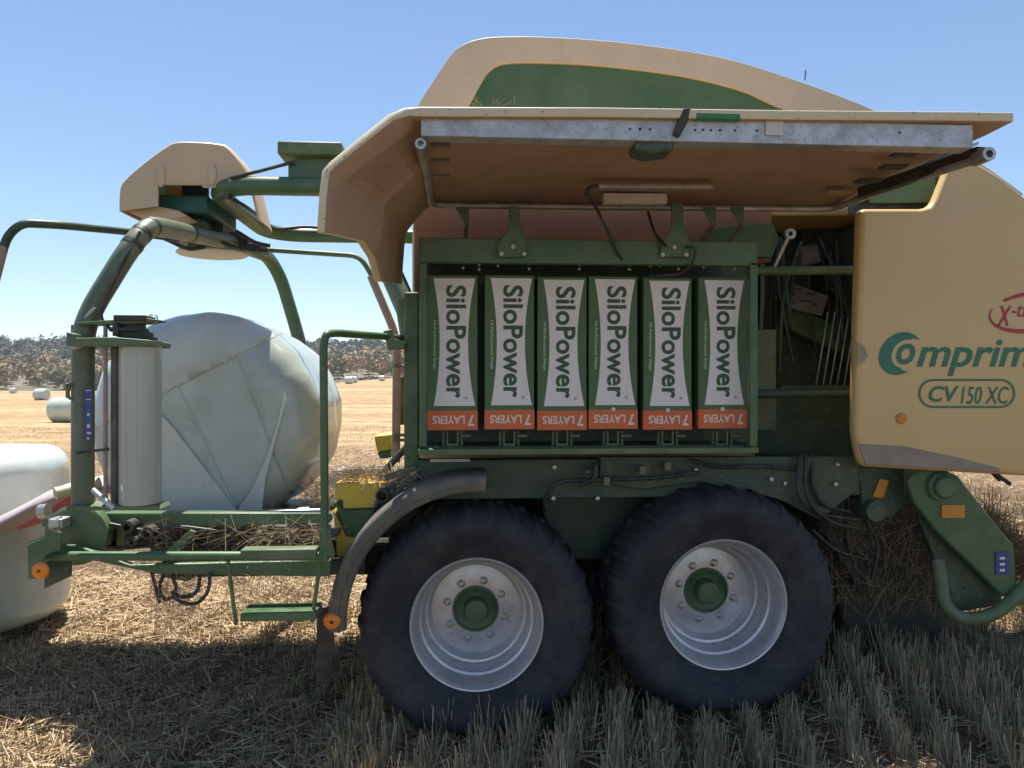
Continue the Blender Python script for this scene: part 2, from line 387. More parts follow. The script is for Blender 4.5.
def wood(name, label, n, xr, yr, zf, hr, cols, seed, leaf):
    rg = np.random.default_rng(seed); V = []; MI = []
    for i in range(n):
        x = rg.uniform(*xr); y = rg.uniform(*yr); z = zf(x, y); h = rg.uniform(*hr); w = h*rg.uniform(.35, .6)
        k = 130; u = rg.normal(0, 1, (k, 3)); u /= np.linalg.norm(u, axis=1)[:, None]; u *= rg.uniform(.45, 1, (k, 1))
        lob = 1+.25*np.sin(u[:, 0]*5+i)+.2*np.sin(u[:, 2]*6+i*2)
        c = np.stack([x+u[:,0]*w*lob, y+u[:,1]*w*lob, z+h*.55+u[:,2]*h*.45*lob], -1)
        nn = u+rg.normal(0, .35, (k, 3)); a = np.cross(nn, rg.normal(0, 1, (k, 3))); b = np.cross(nn, a)
        a /= np.linalg.norm(a, axis=1)[:, None]; b /= np.linalg.norm(b, axis=1)[:, None]
        s = leaf*rg.uniform(.5, 1.2, (k, 1))
        V.append(np.stack([c-a*s-b*s*.5, c+a*s-b*s*.4, c+a*s*.8+b*s*.5, c-a*s*.6+b*s*.6], 1).reshape(-1, 3))
        MI.append(np.full(k, rg.choice(len(cols), p=[.5, .3, .2])))
    V = np.concatenate(V); MI = np.concatenate(MI); q = len(V)//4
    me = bpy.data.meshes.new(name); me.from_pydata(V.tolist(), [], np.arange(4*q).reshape(q, 4).tolist())
    for c in cols: me.materials.append(c)
    me.polygons.foreach_set('material_index', MI.astype(int).tolist())
    o = bpy.data.objects.new(name, me); COL.objects.link(o); tag(o, label, 'wood', kind='stuff')
wm = [mat('dry_scrub_leaf', (.34,.255,.15), .9, spec=.04, var=.3, scale=.3), mat('brown_scrub_leaf', (.26,.205,.125), .9, spec=.04, var=.3, scale=.3), mat('olive_scrub_leaf', (.15,.155,.09), .9, spec=.04, var=.3, scale=.3)]
wood('scrub_wood', 'brown dry scrubby wood along the far edge of the field', 900, (-230, 90), (205, 300), lambda x, y: max(0, .2+3.2*float(sst(-50,-16,x)))+max(0, (y-215))*.09, (4, 7.5), wm, 3, .60)
hm = [mat('far_tree_leaf', (.14,.15,.11), .9, spec=.04, var=.3, scale=.2), mat('far_dark_leaf', (.11,.125,.095), .9, spec=.04, var=.3, scale=.2), mat('far_brown_leaf', (.17,.16,.12), .9, spec=.04, var=.3, scale=.2)]
wood('hill_wood', 'dark green wood covering the hill beyond the brown scrub', 900, (-420, 160), (300, 440), lambda x, y: 7+(y-300)*.105, (5, 8), hm, 4, .85)

# ------------------------------------------------------------------ the baler
baler = empty('baler', (.7, 5.2, -.1), 'green and tan round baler wrapper, side cover raised over a rack of film cartons', 'baler')
def part(mb, name, m, parent=None, **k): return build(mb, name, M[m] if isinstance(m, str) else m, parent or baler, **k)

# body and roof hood
outer = [(412,470),(412,300),(412,235),(416,112),(421,100),(437,75),(452,53),(464,44),(480,38.5),(500,36.5),(540,36.5),(600,40),(650,45.5),(700,53),(740,62),(780,74.5),(830,92),(870,108),(925,133),(982,164),(1024,194),(1065,230),(1100,285),(1118,350),(1122,460)]
mb = MB(); mb.pprism(outer[:3]+smooth_poly(outer[3:20])+[(1010,215),(760,215),(757,470)], 4.4, 6.2)
part(mb, 'body_shell', 'tan', bevel=.03)
ringo = smooth_poly(outer[3:21])
ringi = smooth_poly([(466,112),(482,82),(490,71),(500,65),(514,63.2),(540,63),(600,66),(680,76),(740,90.5),(780,108),(850,134),(900,158),(946,182)])
mb = MB(); mb.pprism(ringo + [(1015,200),(985,205)] + ringi[::-1], 4.37, 4.398)
hood = part(mb, 'roof_hood', 'cream', bevel=.014, seg=3)
mb = MB(); mb.pprism([(460,116)]+ringi+[(946,190),(460,190)], 4.385, 4.397)
part(mb, 'roof_panel', 'inset')
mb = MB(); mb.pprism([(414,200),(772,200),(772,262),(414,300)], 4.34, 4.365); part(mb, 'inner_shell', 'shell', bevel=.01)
mb = MB()
mb.tube([P(805,80,4.9), P(805.5,70,4.9)], .004, 6); part(mb, 'aerial', 'black')

# cavity behind the front cover: back wall, floor plate, cross tubes and gear
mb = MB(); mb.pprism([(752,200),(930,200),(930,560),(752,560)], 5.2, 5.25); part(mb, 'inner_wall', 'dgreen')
mb = MB(); mb.pprism([(757,455),(757,403),(785,385),(870,385),(870,462)], 4.35, 4.4); part(mb, 'side_plate', 'dgreen', bevel=.01)
mb = MB(); mb.pprism([(786,312),(800,308),(862,338),(862,362),(790,330)], 4.7, 4.78); part(mb, 'feed_chute', 'green', bevel=.008)
for y in (271, 394):
    mb = MB(); mb.cyl(P(752,y,4.1), P(875,y-1,4.1), .024); part(mb, 'cross_tube', 'olive' if y < 300 else 'dgreen')
mb = MB(); mb.pprism([(791,283),(828,296),(822,316),(781,306)], 4.6, 4.61); part(mb, 'instruction_plate', 'fender')
mb = MB()
for x, y, w, hh in ((794,288,8,1.5),(807,293,10,1.5),(790,294,6,1.5),(800,300,14,1.5),(812,303,5,3),(788,301,6,2)):
    mb.pbox(x, y, x+w, y+hh, 4.596, 4.599)
part(mb, 'printed_lines', 'dark', parent=bpy.data.objects['instruction_plate'])
mb = MB()
for k in range(5):
    x = 820+k*7
    part(MB().tube(fillet([P(x+8,312,4.55), P(x+2,350,4.5), P(x-4,385,4.55)], .1), .004, 6), 'chain', 'galv')
for pts in ([(797,250),(790,300),(776,330),(780,372)], [(830,250),(838,300),(836,340)], [(775,256),(768,330),(772,380),(790,396)]):
    mb = MB(); mb.tube(fillet([P(x, y, 4.55+.1*rnd.random()) for x, y in pts], .2), .011, 8); part(mb, 'hydraulic_hose', 'black')
mb = MB(); mb.cyl(P(789,236,4.1), P(772,272,4.15), .012); mb.lathe([(.012,4.09),(.03,4.09),(.03,4.12),(.012,4.12)], P(790,234,4.1).x, P(790,234,4.1).z, 16); part(mb, 'gas_strut', 'steel')
mb = MB(); mb.pprism([(700,246),(712,228),(772,222),(780,240),(772,258),(740,256)], 4.15, 4.2); part(mb, 'hinge_arm', 'green', bevel=.006)
mb = MB(); mb.obox(P(757,330,4.3), P(757,430,4.3), .05, .2); part(mb, 'inner_post', 'olive')

for poly, Y, m_, nm in (([(772,338),(812,330),(850,345),(868,350),(868,392),(772,392)], 4.86, 'dgreen', 'inner_side_plate'), ([(765,222),(800,216),(812,300),(790,318),(765,300)], 4.95, 'dgreen', 'inner_side_plate'), ([(840,262),(870,258),(870,340),(846,322)], 4.88, 'dgreen', 'inner_side_plate'), ([(765,300),(780,296),(786,350),(770,392),(760,392)], 4.9, 'dgreen', 'gear_housing'), ([(800,215),(862,215),(862,262),(820,258),(803,240)], 4.8, 'dark', 'gear_housing'),
    ([(832,300),(862,296),(862,330),(838,322)], 5.0, 'olive', 'inner_bracket'), ([(776,352),(862,372),(862,384),(790,382)], 4.95, 'green', 'inner_bracket'), ([(800,246),(818,244),(822,262),(803,266)], 4.6, 'fender', 'valve_block')):
    part(MB().pprism(poly, Y, Y+.08), nm, m_, bevel=.008)
for k in range(9):
    x = 770+rnd.random()*85; y = 225+rnd.random()*30; x2 = x+rnd.uniform(-25, 25); Y = 4.4+.4*rnd.random()
    part(MB().tube(fillet([P(x,y,Y), P((x+x2)/2+rnd.uniform(-14,14), y+50, Y-.05), P(x2, y+rnd.uniform(90,150), Y)], .3), rnd.choice((.007,.009,.012)), 8), 'hydraulic_hose', 'black' if k % 3 else 'dgreen')
p = P(836,278,4.8); part(MB().lathe([(.02,4.74),(.10,4.74),(.11,4.75),(.11,4.85)], p.x, p.z, 30), 'drive_pulley', 'dark')
# film rack
rack = part(MB().pbox(419, 242, 757.5, 262, 3.75, 3.80), 'rack_top_rail', 'green', bevel=.004)
for x0, x1 in ((419, 427), (750, 758)):
    mb = MB().pbox(x0, 262.3, x1, 447, 3.75, 3.80); part(mb, 'rack_post', 'green', bevel=.004)
part(MB().pbox(418, 447.3, 759, 455.5, 3.735, 3.80), 'rack_bottom_rail', 'olive', bevel=.004)
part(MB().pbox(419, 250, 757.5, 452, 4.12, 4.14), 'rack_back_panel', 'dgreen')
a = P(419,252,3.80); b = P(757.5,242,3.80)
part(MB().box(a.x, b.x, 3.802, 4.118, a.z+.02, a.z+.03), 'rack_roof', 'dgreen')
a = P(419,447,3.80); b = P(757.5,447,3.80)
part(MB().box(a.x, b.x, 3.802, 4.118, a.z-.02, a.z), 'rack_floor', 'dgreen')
cart_x = [(427.5,477.5),(484,534.5),(537,587.5),(588.5,637.5),(643,692.5),(698,746.5)]
for x0, x1 in cart_x:
    c = (x0+x1)/2; mb = MB()
    for dx in (-9, 9): mb.pbox(c+dx-1.2, 431.5, c+dx+1.2, 446, 3.87, 3.90)
    mb.pbox(c-6, 431.2, c-4.5, 446, 3.84, 3.87); mb.pbox(c+4.5, 431.2, c+6, 446, 3.84, 3.87); mb.pbox(c-6, 443.5, c+6, 446, 3.838, 3.872)
    mb.cyl(P(c+8,436,3.85), P(c+18,436,3.85), .008, 8)
    part(mb, 'roll_holder', 'olive')
mb = MB()
for x, y in ((436,447),(463,268),(479,265),(479,269.5),(498,266),(529,264),(529,269),(579,265),(579,269),(629,264),(629,269.5),(650,266),(660,266),(678,264),(678,269),(703,267),(731,265),(734,269)):
    p = P(x, y, 3.82); part(MB().lathe([(0,3.806),(.006,3.808),(.008,3.815)], p.x, p.z, 10), 'rack_hook', 'steel')
# brackets carrying the open cover
def bracket(poly, bolts):
    mb = MB().pprism(poly, 3.72, 3.735); o = part(mb, 'hinge_bracket', 'green', bevel=.003)
    mb = MB()
    for x, y in bolts: p = P(x, y, 3.72); part(MB().lathe([(0,3.705),(.009,3.706),(.011,3.712),(.011,3.719)], p.x, p.z, 12), 'bolt', 'sticker', parent=o)
bracket([(509,206),(519,206),(520,222),(526,244),(524,257),(498,257),(497,246),(510,226)], [(513,247),(501.5,254),(524,254)])
bracket([(671,203),(683,203),(684,224),(690,244),(688,257),(661,257),(661,246),(672,226)], [(674,247.5),(662.5,255),(686,255)])
for x in (463, 710, 738):
    mb = MB().pprism([(x-8,207),(x+6,207),(x+6,222),(x+3,226)], 3.80, 3.812); o = part(mb, 'stay_bracket', 'green', bevel=.003)
    mb = MB().obox(P(x+4,224,3.81), P(x+(2 if x < 500 else -8),241,3.81), .02, .012, up=(0,1,0)); part(mb, 'link', 'black', parent=o)
mb = MB().tube(fillet([P(588,193,3.4), P(600,215,3.72), P(612,240,3.72), P(620,258,3.74), P(629,266,3.8)], .1), .007, 8); part(mb, 'cable', 'black')
mb = MB().tube(fillet([P(648,212,3.8), P(655,235,3.74), P(666,246,3.70)], .1), .008, 8); part(mb, 'cable', 'black')
mb = MB().tube(fillet([P(686,246,3.70), P(696,248,3.70), P(694,262,3.70), P(683,274,3.75), P(650,276,3.78)], .1), .006, 8); part(mb, 'cable', 'black')

# raised side cover
YN, YF = 2.7, 4.05
rows = [
 (2.70, [(1014,112),(950,111),(800,110),(600,107),(420,106.5),(404,107.5),(388,114),(330,161),(322,170),(318.5,195),(316,233)]),
 (2.86, [(985,127),(920,126),(782,124),(593,121),(422,121),(410,123),(394,132),(343,170),(335,178),(331,200),(329,235)]),
 (3.20, [(925,155),(870,154),(750,153),(580,150),(426,150),(416,152),(398,158),(366,180),(359,191),(357,215),(356,241)]),
 (3.30, [(912,161),(860,160),(740,159),(577,156),(427,156),(419,160),(408,170),(384,192),(377,201),(374,223),(367,258)]),
 (3.50, [(885,174),(835,173),(715,172),(570,169),(429,168),(422,172),(411,183),(389,206),(382,216),(379,242),(374,281)]),
 (4.05, [(829,202),(780,202),(690,201),(560,199),(433,198),(427,200),(419,206),(404,224),(399,233),(397,255),(395,284)])]
v = []; f = []
CK = {2.70: 2.70, 2.86: 2.76, 3.20: 2.95, 3.30: 3.06, 3.50: 3.42, 4.05: 4.05}
for Y, px in rows: v += [P(x, y, Y+(CK[Y]-Y)*min(1, max(0, (j-4)/2))) for j, (x, y) in enumerate(px)]
n = len(rows[0][1])
for i in range(len(rows)-1):
    for j in range(n-1): a = i*n+j; f.append((a, a+1, a+n+1, a+n))
mb = MB().add(v, f)
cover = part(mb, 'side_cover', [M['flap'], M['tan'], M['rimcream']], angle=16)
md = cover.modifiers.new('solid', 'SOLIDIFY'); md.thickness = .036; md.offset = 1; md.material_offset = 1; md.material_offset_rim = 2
md = cover.modifiers.new('bevel', 'BEVEL'); md.width = .006; md.segments = 2; md.limit_method = 'ANGLE'; md.angle_limit = R(50)
a = P(421,137,2.73); b = P(985,122,2.73); zt = P(421,112,2.73).z; zb = P(421,136,2.73).z
mb = MB().box(a.x, b.x-.05, 2.725, 2.731, zb, zt); mb.box(a.x, b.x-.05, 2.731, 2.80, zb-.0, zb+.006)
ch = part(mb, 'cover_channel', 'galv', parent=cover, bevel=.002)
mb = MB()
for x in (757,735,720,711,703,695,650,640,630,900,640):
    p = P(x, 126+(x-420)*.014, 2.724); part(MB().disc(p.x, p.z, 2.7245, .0045, 10, th=.0015), 'hole', 'black', parent=cover)
mb = MB().tube(fillet([P(420,146,2.78), P(428,186,3.55), P(431,205,3.98), P(600,207,3.98), P(832,209,3.98), P(900,184,3.35), P(989,156,2.76)], .09), .017, 12)
part(mb, 'cover_frame_tube', 'galv', parent=cover)
mb = MB().obox(P(862,193,3.55), P(982,153,2.86), .05, .05); part(mb, 'cover_arm', 'dark', parent=cover, bevel=.004)
for k in range(4):
    y = 141+k*14.5; Y = 2.95+k*.27
    mb = MB().obox(P(431,y+3,Y), P(450,y+3.5,Y), .025, .02); part(mb, 'rib', 'fender', parent=cover, bevel=.003)
for x, y, Y in ((532,143,2.98),(845,148,2.95),(905,154,2.9),(893,167,3.1),(868,181,3.3),(838,193,3.6)):
    mb = MB().obox(P(x-12,y,Y), P(x+12,y,Y), .06, .01); part(mb, 'rib', 'dark' if x > 840 else 'flap', parent=cover, bevel=.003)
mb = MB().obox(P(598,187,3.5), P(712,187.5,3.5), .05, .02); lamp = part(mb, 'work_lamp', 'galv', parent=cover, bevel=.005)
mb = MB().obox(P(603,199,3.75), P(666,199.5,3.75), .05, .05); part(mb, 'lamp_housing', 'sticker', parent=cover, bevel=.004)
mb = MB().tube(fillet([P(598,185,3.5), P(588,188,3.5), P(586,194,3.55)], .03), .01, 8); part(mb, 'cable', 'black', parent=cover)
a = P(693,113,2.72); b = P(740,122,2.72)
mb = MB().box(a.x, b.x, 2.70, 2.74, b.z, a.z); h_ = part(mb, 'latch_handle', mat('bright_green_paint', (.03,.20,.07), .35), parent=cover, bevel=.008, seg=3)
mb = MB().pprism([(674,133),(683,108),(691,108),(688,122),(680,136)], 2.70, 2.75); part(mb, 'latch_plate', 'dark', parent=cover, bevel=.003)
mb = MB().pprism([(722,122),(736,122),(731,136),(723,136)], 2.73, 2.76); part(mb, 'latch_plate', 'dgreen', parent=cover, bevel=.003)
mb = MB().pprism([(635,140),(655,136),(675,138),(674,150),(650,153),(636,149)], 2.74, 2.86); part(mb, 'latch_block', 'dgreen', parent=cover, bevel=.01)
part(MB().pbox(766,120,783,135,2.718,2.723), 'sticker', 'sticker', parent=cover)
p = P(984,156,2.76); q = P(421,146,2.78)
for c, rr in ((p, .026), (q, .02)):
    mb = MB().lathe([(rr*.55,c.y+.05),(rr*.55,c.y-.03),(rr,c.y-.03),(rr,c.y+.05)], c.x, c.z, 16); part(mb, 'hinge_bush', 'steel', parent=cover)
mb = MB().obox(P(963,149,2.77), P(976,144,2.77), .01, .03, up=(0,1,0)); part(mb, 'sticker', 'sticker', parent=cover)

# front side cover with its lettering
fp = [(861,208),(922,208),(932,206),(937,198),(946,176),(955,152),(968,157),(984,165),(1005,178),(1030,199),(1062,232),(1090,270),(1110,320),(1118,380),(1122,482),(1024,476),(863,467),(858,450),(855,430),(857,330)]
mb = MB().pprism(fp, 3.72, 3.80)
front = part(mb, 'front_cover', 'tan', bevel=.03, seg=4)
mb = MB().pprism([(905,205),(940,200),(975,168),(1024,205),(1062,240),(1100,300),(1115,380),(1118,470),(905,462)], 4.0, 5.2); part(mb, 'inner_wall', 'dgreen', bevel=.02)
# the lower edge turns in under a crease; its shade is painted darker
mb = MB().pprism([(858.5,444),(905,446.5),(960,458),(1000,468.5),(1000,472),(866,464.5)], 3.712, 3.722); part(mb, 'shaded_lower_edge', mat('shaded_tan', (.27,.215,.175), .5, var=.1, dust=(.5,.42,.3), dust_amt=.3), parent=front, bevel=.004)
YD = 3.7165
part(text('mprima', rectpx(917,340,1050,376,YD), YD, shear=.28, bold=.016), 'model_lettering', 'decal', parent=front)
# big swoosh C round the o
def ring(cx, cy, rx, ry, w0, w1, a0, a1, Y, n=40, tilt=.25):
    v = []
    for i in range(n+1):
        t = i/n; a = R(a0+(a1-a0)*t); w = w0+(w1-w0)*math.sin(math.pi*t)
        for k in (1, 1-w):
            x = cx+rx*k*math.cos(a)+(1-k)*rx*.45; y = cy-ry*k*math.sin(a); x += (cy-y)*tilt
            v.append(P(x, y, Y))
    return MB().add(v, [(2*i, 2*i+1, 2*i+3, 2*i+2) for i in range(n)])
def crescent():
    v = []; n = 48
    for i in range(n+1):
        t = i/n; a = R(36+(306-36)*t); k = min(1, math.sin(math.pi*t)*2.0)
        ox, oy = 900.5+21*math.cos(a), 353.5-21.5*math.sin(a); ix, iy = 905.5+13.6*math.cos(a), 353.8-14.2*math.sin(a)
        ix, iy = ox+(ix-ox)*k, oy+(iy-oy)*k
        for x, y in ((ox, oy), (ix, iy)): v.append(P(x+(353.5-y)*.2, y, YD))
    return MB().add(v, [(2*i, 2*i+1, 2*i+3, 2*i+2) for i in range(n)])
part(crescent(), 'swoosh_letter', 'decal', parent=front)
part(text('o', rectpx(896.5,343.5,915.5,364.5,YD-.0005), YD-.0005, shear=.25, bold=.02), 'model_lettering', 'decal', parent=front)
part(text('CV', rectpx(929,386,959,402,YD), YD, shear=.22, bold=.018), 'model_lettering', 'decal', parent=front)
part(text('150 XC', rectpx(961,386.5,1009,404,YD), YD, shear=.22, bold=.005), 'model_lettering', 'decal', parent=front)
def capsule_px(x0, y0, x1, y1, w):
    out = []; inn = []
    for rr, L_ in ((0, out), (w, inn)):
        r_ = (y1-y0)/2-rr; cy = (y0+y1)/2
        for i in range(13): a = R(90+180*i/12); L_.append((x0+(y1-y0)/2+r_*math.cos(a), cy-r_*math.sin(a)))
        for i in range(13): a = R(-90+180*i/12); L_.append((x1-(y1-y0)/2+r_*math.cos(a), cy-r_*math.sin(a)))
    return out, inn
o_, i_ = capsule_px(918.5, 379, 1015.5, 408, 2)
n = len(o_); mb = MB().add(PP(o_, YD)+PP(i_, YD), [(i, (i+1) % n, n+(i+1) % n, n+i) for i in range(n)])
part(mb, 'decal_outline', 'decal', parent=front)
def ribbon(cx, cy, rx, ry, a0, a1, w0, w1, w2, n=48):
    v = []
    for i in range(n+1):
        t = i/n; a = R(a0+(a1-a0)*t); w = (w0+(w1-w0)*2*t) if t < .5 else (w1+(w2-w1)*(2*t-1))
        for q in (0, w):
            x = (rx-q)*math.cos(a); y = -(ry-q)*math.sin(a); v.append(P(cx+x, cy+y-x*.10, YD))
    return MB().add(v, [(2*i, 2*i+1, 2*i+3, 2*i+2) for i in range(n)])
part(ribbon(1034,312,45,21,158,352,1,4.5,1.5), 'badge_ring', 'red', parent=front)
part(ribbon(1034,312,45,21,5,133,1.5,4.2,3.5), 'badge_ring', 'red', parent=front)
part(text('X', rectpx(997,306,1012,326,YD), YD, shear=.3, bold=.018), 'model_lettering', 'red', parent=front)
part(text('-treme', rectpx(1012,305,1058,317,YD), YD, shear=.3, bold=.008), 'model_lettering', 'red', parent=front)
p = P(901,418.5,3.72); mb = MB().lathe([(0,3.706),(.02,3.707),(.0265,3.712),(.028,3.719)], p.x, p.z, 24); part(mb, 'reflector', 'osticker', parent=front)
for y in (232,262,292): 
    p = P(861.5,y,3.74); mb = MB().obox(P(860.5,y-8,3.74), P(860.5,y+8,3.74), .006, .012); part(mb, 'edge_clip', 'sticker', parent=front)
mb = MB().pprism([(857,342),(864,346),(868,356),(864,362),(857,366)], 3.715, 3.719); part(mb, 'scuff_mark', mat('worn_patch', (.34,.27,.19), .7), parent=front)
# dark seal and green corner of the roof panel beside the cover
mb = MB().pprism([(850,214),(850,160),(960,140),(950,170),(942,206),(930,214)], 3.9, 3.92); part(mb, 'seal', 'black')
mb = MB().pprism([(868,186),(935,168),(936,190),(930,203),(870,203)], 3.86, 3.88); part(mb, 'corner_panel', 'inset', bevel=.006)

# chassis
part(MB().pbox(415, 457, 860, 500, 3.98, 4.08), 'chassis_beam', 'dgreen', bevel=.006)
part(MB().pprism([(540,478),(640,478),(660,500),(650,560),(560,560),(545,520)], 4.30, 4.36), 'bogie_plate', 'dgreen', bevel=.01)
part(MB().pprism([(600,456.5),(858,456.5),(858,490),(820,520),(780,500),(700,482),(640,490),(600,482)], 3.93, 3.97), 'chassis_plate', 'dgreen', bevel=.006)
part(MB().pprism([(420,470),(860,470),(860,600),(420,600)], 5.0, 5.9), 'belly', 'dark')
mb = MB()
for x, y in ((554,467),(553,498),(597,498),(836,464),(834,484),(784,483),(770,479),(695,470),(588,470)):
    p = P(x, y, 3.93); part(MB().lathe([(0,3.905),(.011,3.907),(.014,3.915),(.014,3.93)], p.x, p.z, 12), 'bolt', 'steel')
hoses = [[(545,505,3.9),(548,490,3.88),(560,481,3.88),(600,480,3.88),(660,478,3.88),(700,472,3.88)],
         [(588,470,3.9),(596,462,3.86),(596,480,3.86),(580,485,3.86)],
         [(800,455,3.9),(797,480,3.86),(800,500,3.86),(815,514,3.9),(860,520,4.0)],
         [(806,455,3.9),(804,482,3.86),(810,505,3.86),(830,523,3.9),(866,530,4.0)],
         [(812,455,3.95),(812,485,3.9),(822,506,3.9),(850,512,4.0)],
         [(690,460,3.9),(720,468,3.87),(760,466,3.87),(800,470,3.9)],
         [(592,575,4.3),(595,600,4.1),(597,620,4.0),(592,640,4.1)]]
for hh in hoses:
    mb = MB().tube(fillet([P(*q) for q in hh], .15), .011, 8); part(mb, 'hydraulic_hose', 'black')
mb = MB()
for x, y in ((643,470),(607,481),(668,466)): part(MB().pbox(x-3, y-4, x+3, y+4, 3.85, 3.9), 'hose_clip', 'fender')
part(MB().pbox(430, 459, 470, 462, 3.96, 3.975), 'sticker', 'sticker')

# wheels
def wheel(cx, cz, y0, flip=False):
    y = lambda d: y0+d if not flip else y0-d
    mb = MB()
    pr = [(.325,.085),(.335,.065),(.36,.05),(.40,.028),(.45,.008),(.49,.0),(.525,.006),(.555,.024),(.578,.05),(.590,.08),(.597,.14),(.598,.25),(.597,.36),(.590,.42),(.575,.46),(.49,.5),(.36,.45),(.325,.42)]
    pr = [(r if r < .46 else .46+(r-.46)*.87, d) for r, d in pr]; mb.lathe([(r, y(d)) for r, d in pr], cx, cz, 72)
    for k in range(30):                        # shoulder lugs
        for side in (0, 1):
            a = 2*math.pi*(k+.5*side)/30; pts = []
            prof = [(.535,.012),(.572,.035),(.592,.075),(.606,.15),(.607,.24)] if not side else [(.607,.26),(.606,.35),(.592,.425),(.572,.465),(.535,.49)]
            v = []; f = []
            for i, (r, d) in enumerate(prof):
                sk = .16*(d-.25)*(1 if not side else -1)
                r = .46+(r-.46)*.87
                for da, rr in ((-.035, r-.012), (-.027, r+.007), (.027, r+.007), (.035, r-.012)):
                    aa = a+da+sk; v.append((cx+rr*math.cos(aa), y(d), cz+rr*math.sin(aa)))
            for i in range(len(prof)-1):
                for j in range(3): q = i*4+j; f.append((q, q+1, q+5, q+4))
            f += [(0,1,2,3), tuple(len(v)-4+j for j in range(4))]
            mb.add(v, f)
    mb.v = [(x, yy, z if z > cz-.49 else (cz-.49)-(cz-.49-z)*.45) for x, yy, z in mb.v]
    w = empty_part('wheel', (cx, y0, cz))
    part(mb, 'tyre', 'tyre', parent=w, angle=45)
    mb = MB().lathe([(r, y(.066+(d-.066)*.87)) for r, d in [(.318,.15),(.328,.10),(.333,.075),(.330,.066),(.322,.068),(.316,.080),(.310,.088),(.304,.12),(.302,.165),(.290,.195),(.278,.20),(.274,.215),(.272,.29),(.262,.315),(.250,.318),(.243,.335),(.240,.37),(.232,.386),(.215,.385),(.19,.378),(.125,.378),(.118,.384)]], cx, cz, 72)
    part(mb, 'rim', 'rim', parent=w, angle=30)
    mb = MB().lathe([(r, y(.066+(d-.066)*.87)) for r, d in [(.119,.384),(.118,.372),(.112,.372),(.108,.385),(.085,.40),(.08,.40),(.065,.40),(.062,.34),(.055,.325),(.02,.32),(0,.32)]], cx, cz, 40)
    part(mb, 'hub', 'green', parent=w, angle=30)
    for k in range(8):
        a = 2*math.pi*(k+.5)/8+.12; bx, bz = cx+.155*math.cos(a), cz+.155*math.sin(a)
        mb = MB().lathe([(r, y(.066+(d-.066)*.87)) for r, d in [(.022,.3775),(.020,.372),(.016,.370),(.015,.356),(.010,.354),(.009,.347),(0,.346)]], bx, bz, 6 if False else 14)
        part(mb, 'wheel_nut', 'steel', parent=w)
    return w
def empty_part(name, loc):
    o = bpy.data.objects.new(name, None); COL.objects.link(o); o.parent = baler
    o.location = Vector(loc)-WL[baler.name]; o.empty_display_size = .1; WL[o.name] = Vector(loc); return o
pl = P(477,625,3.80); pr_ = P(722.5,605,3.80)
wheel(pl.x, pl.z, 3.735); w2 = wheel(pr_.x+.010, pr_.z, 3.735); w2.rotation_euler.z = R(.8)
wheel(pl.x, pl.z, 6.5, True); wheel(pr_.x, pr_.z, 6.5, True)
mb = MB()
for q in (pl, pr_): mb.cyl((q.x, 4.16, q.z), (q.x, 6.1, q.z), .06)
part(mb, 'axle', 'dgreen')
# mudguard over the rear wheel
mb = MB(); cx, cz = pl.x+.005, pl.z+.035
mb.lathe([(.630,3.735),(.634,3.716),(.645,3.709),(.665,3.708),(.667,3.700),(.698,3.700),(.710,3.706),(.718,3.722),(.722,3.75),(.722,3.80),(.722,4.26),(.712,4.27),(.705,3.80),(.695,3.75),(.67,3.735),(.630,3.735)], cx, cz, 40, a0=R(87), a1=R(182))
guard = part(mb, 'mudguard', 'fender', angle=60)
mb = MB().pprism([(317,610),(333,606),(334,640),(331,682),(316,682)], 3.80, 3.812); part(mb, 'mud_flap', 'black')
p = P(331.5,622.5,3.69); mb = MB().lathe([(0,3.690),(.006,3.690),(.007,3.694),(.026,3.696),(.036,3.700),(.040,3.706),(.042,3.712)], p.x, p.z, 28); part(mb, 'side_marker_lamp', 'amber', parent=guard); part(MB().disc(p.x, p.z, 3.6895, .008, 14, th=.002), 'lamp_screw', 'dark', parent=guard)
mb = MB().pbox(322,612,341,633,3.712,3.72); part(mb, 'lamp_plate', 'black', parent=guard, bevel=.004)

# pickup at the front
mb = MB().pprism([(907,482),(912,474),(925,469),(945,470),(958,476),(966,486),(1002,531),(1014,545),(1018,592),(1004,598),(972,566),(935,530),(914,503)], 3.86, 3.90)
pk = part(mb, 'pickup_side_plate', 'green', bevel=.012, seg=3)
mb = MB().pprism([(918,515),(940,533),(1003,598),(996,606),(960,612),(944,606),(941,575)], 3.93, 3.97); part(mb, 'pickup_skirt', 'dgreen', bevel=.006)
p = P(940,486,3.86); mb = MB().lathe([(0,3.80),(.05,3.80),(.058,3.808),(.06,3.83),(.075,3.835),(.08,3.858)], p.x, p.z, 28); part(mb, 'pivot_boss', 'green', parent=pk)
mb = MB()
for x, y in ((962,574),(964,588)): q = P(x, y, 3.93); part(MB().disc(q.x, q.z, 3.929, .008, 12, th=.003), 'hole', 'black')
q = P(949,593,3.93); mb.disc(q.x, q.z, 3.929, .018, 16, th=.003); part(mb, 'hole', 'black')
mb = MB().tube(fillet([P(938,560,3.95), P(944,606,3.87), P(962,620,3.85), P(990,617,3.84), P(1012,601,3.84), P(1040,570,3.86), P(1070,545,3.9)], .15), .034, 14); part(mb, 'skid_tube', 'olive')
part(MB().pbox(942,505,965,518,3.852,3.858), 'warning_sticker', 'osticker', parent=pk, label='orange warning sticker')
part(MB().pbox(996,552,1009,575,3.852,3.858), 'warning_sticker', 'blue', parent=pk, label='blue instruction sticker')
mb = MB()
for y in (557,563,569): mb.pbox(1000,y,1005,y+2.5,3.848,3.851)
part(mb, 'printed_marks', 'white', parent=pk)
mb = MB().pprism([(858,468),(905,468),(905,505),(890,520),(862,505)], 4.0, 4.05); hp = part(mb, 'hitch_plate', 'dgreen', bevel=.006)
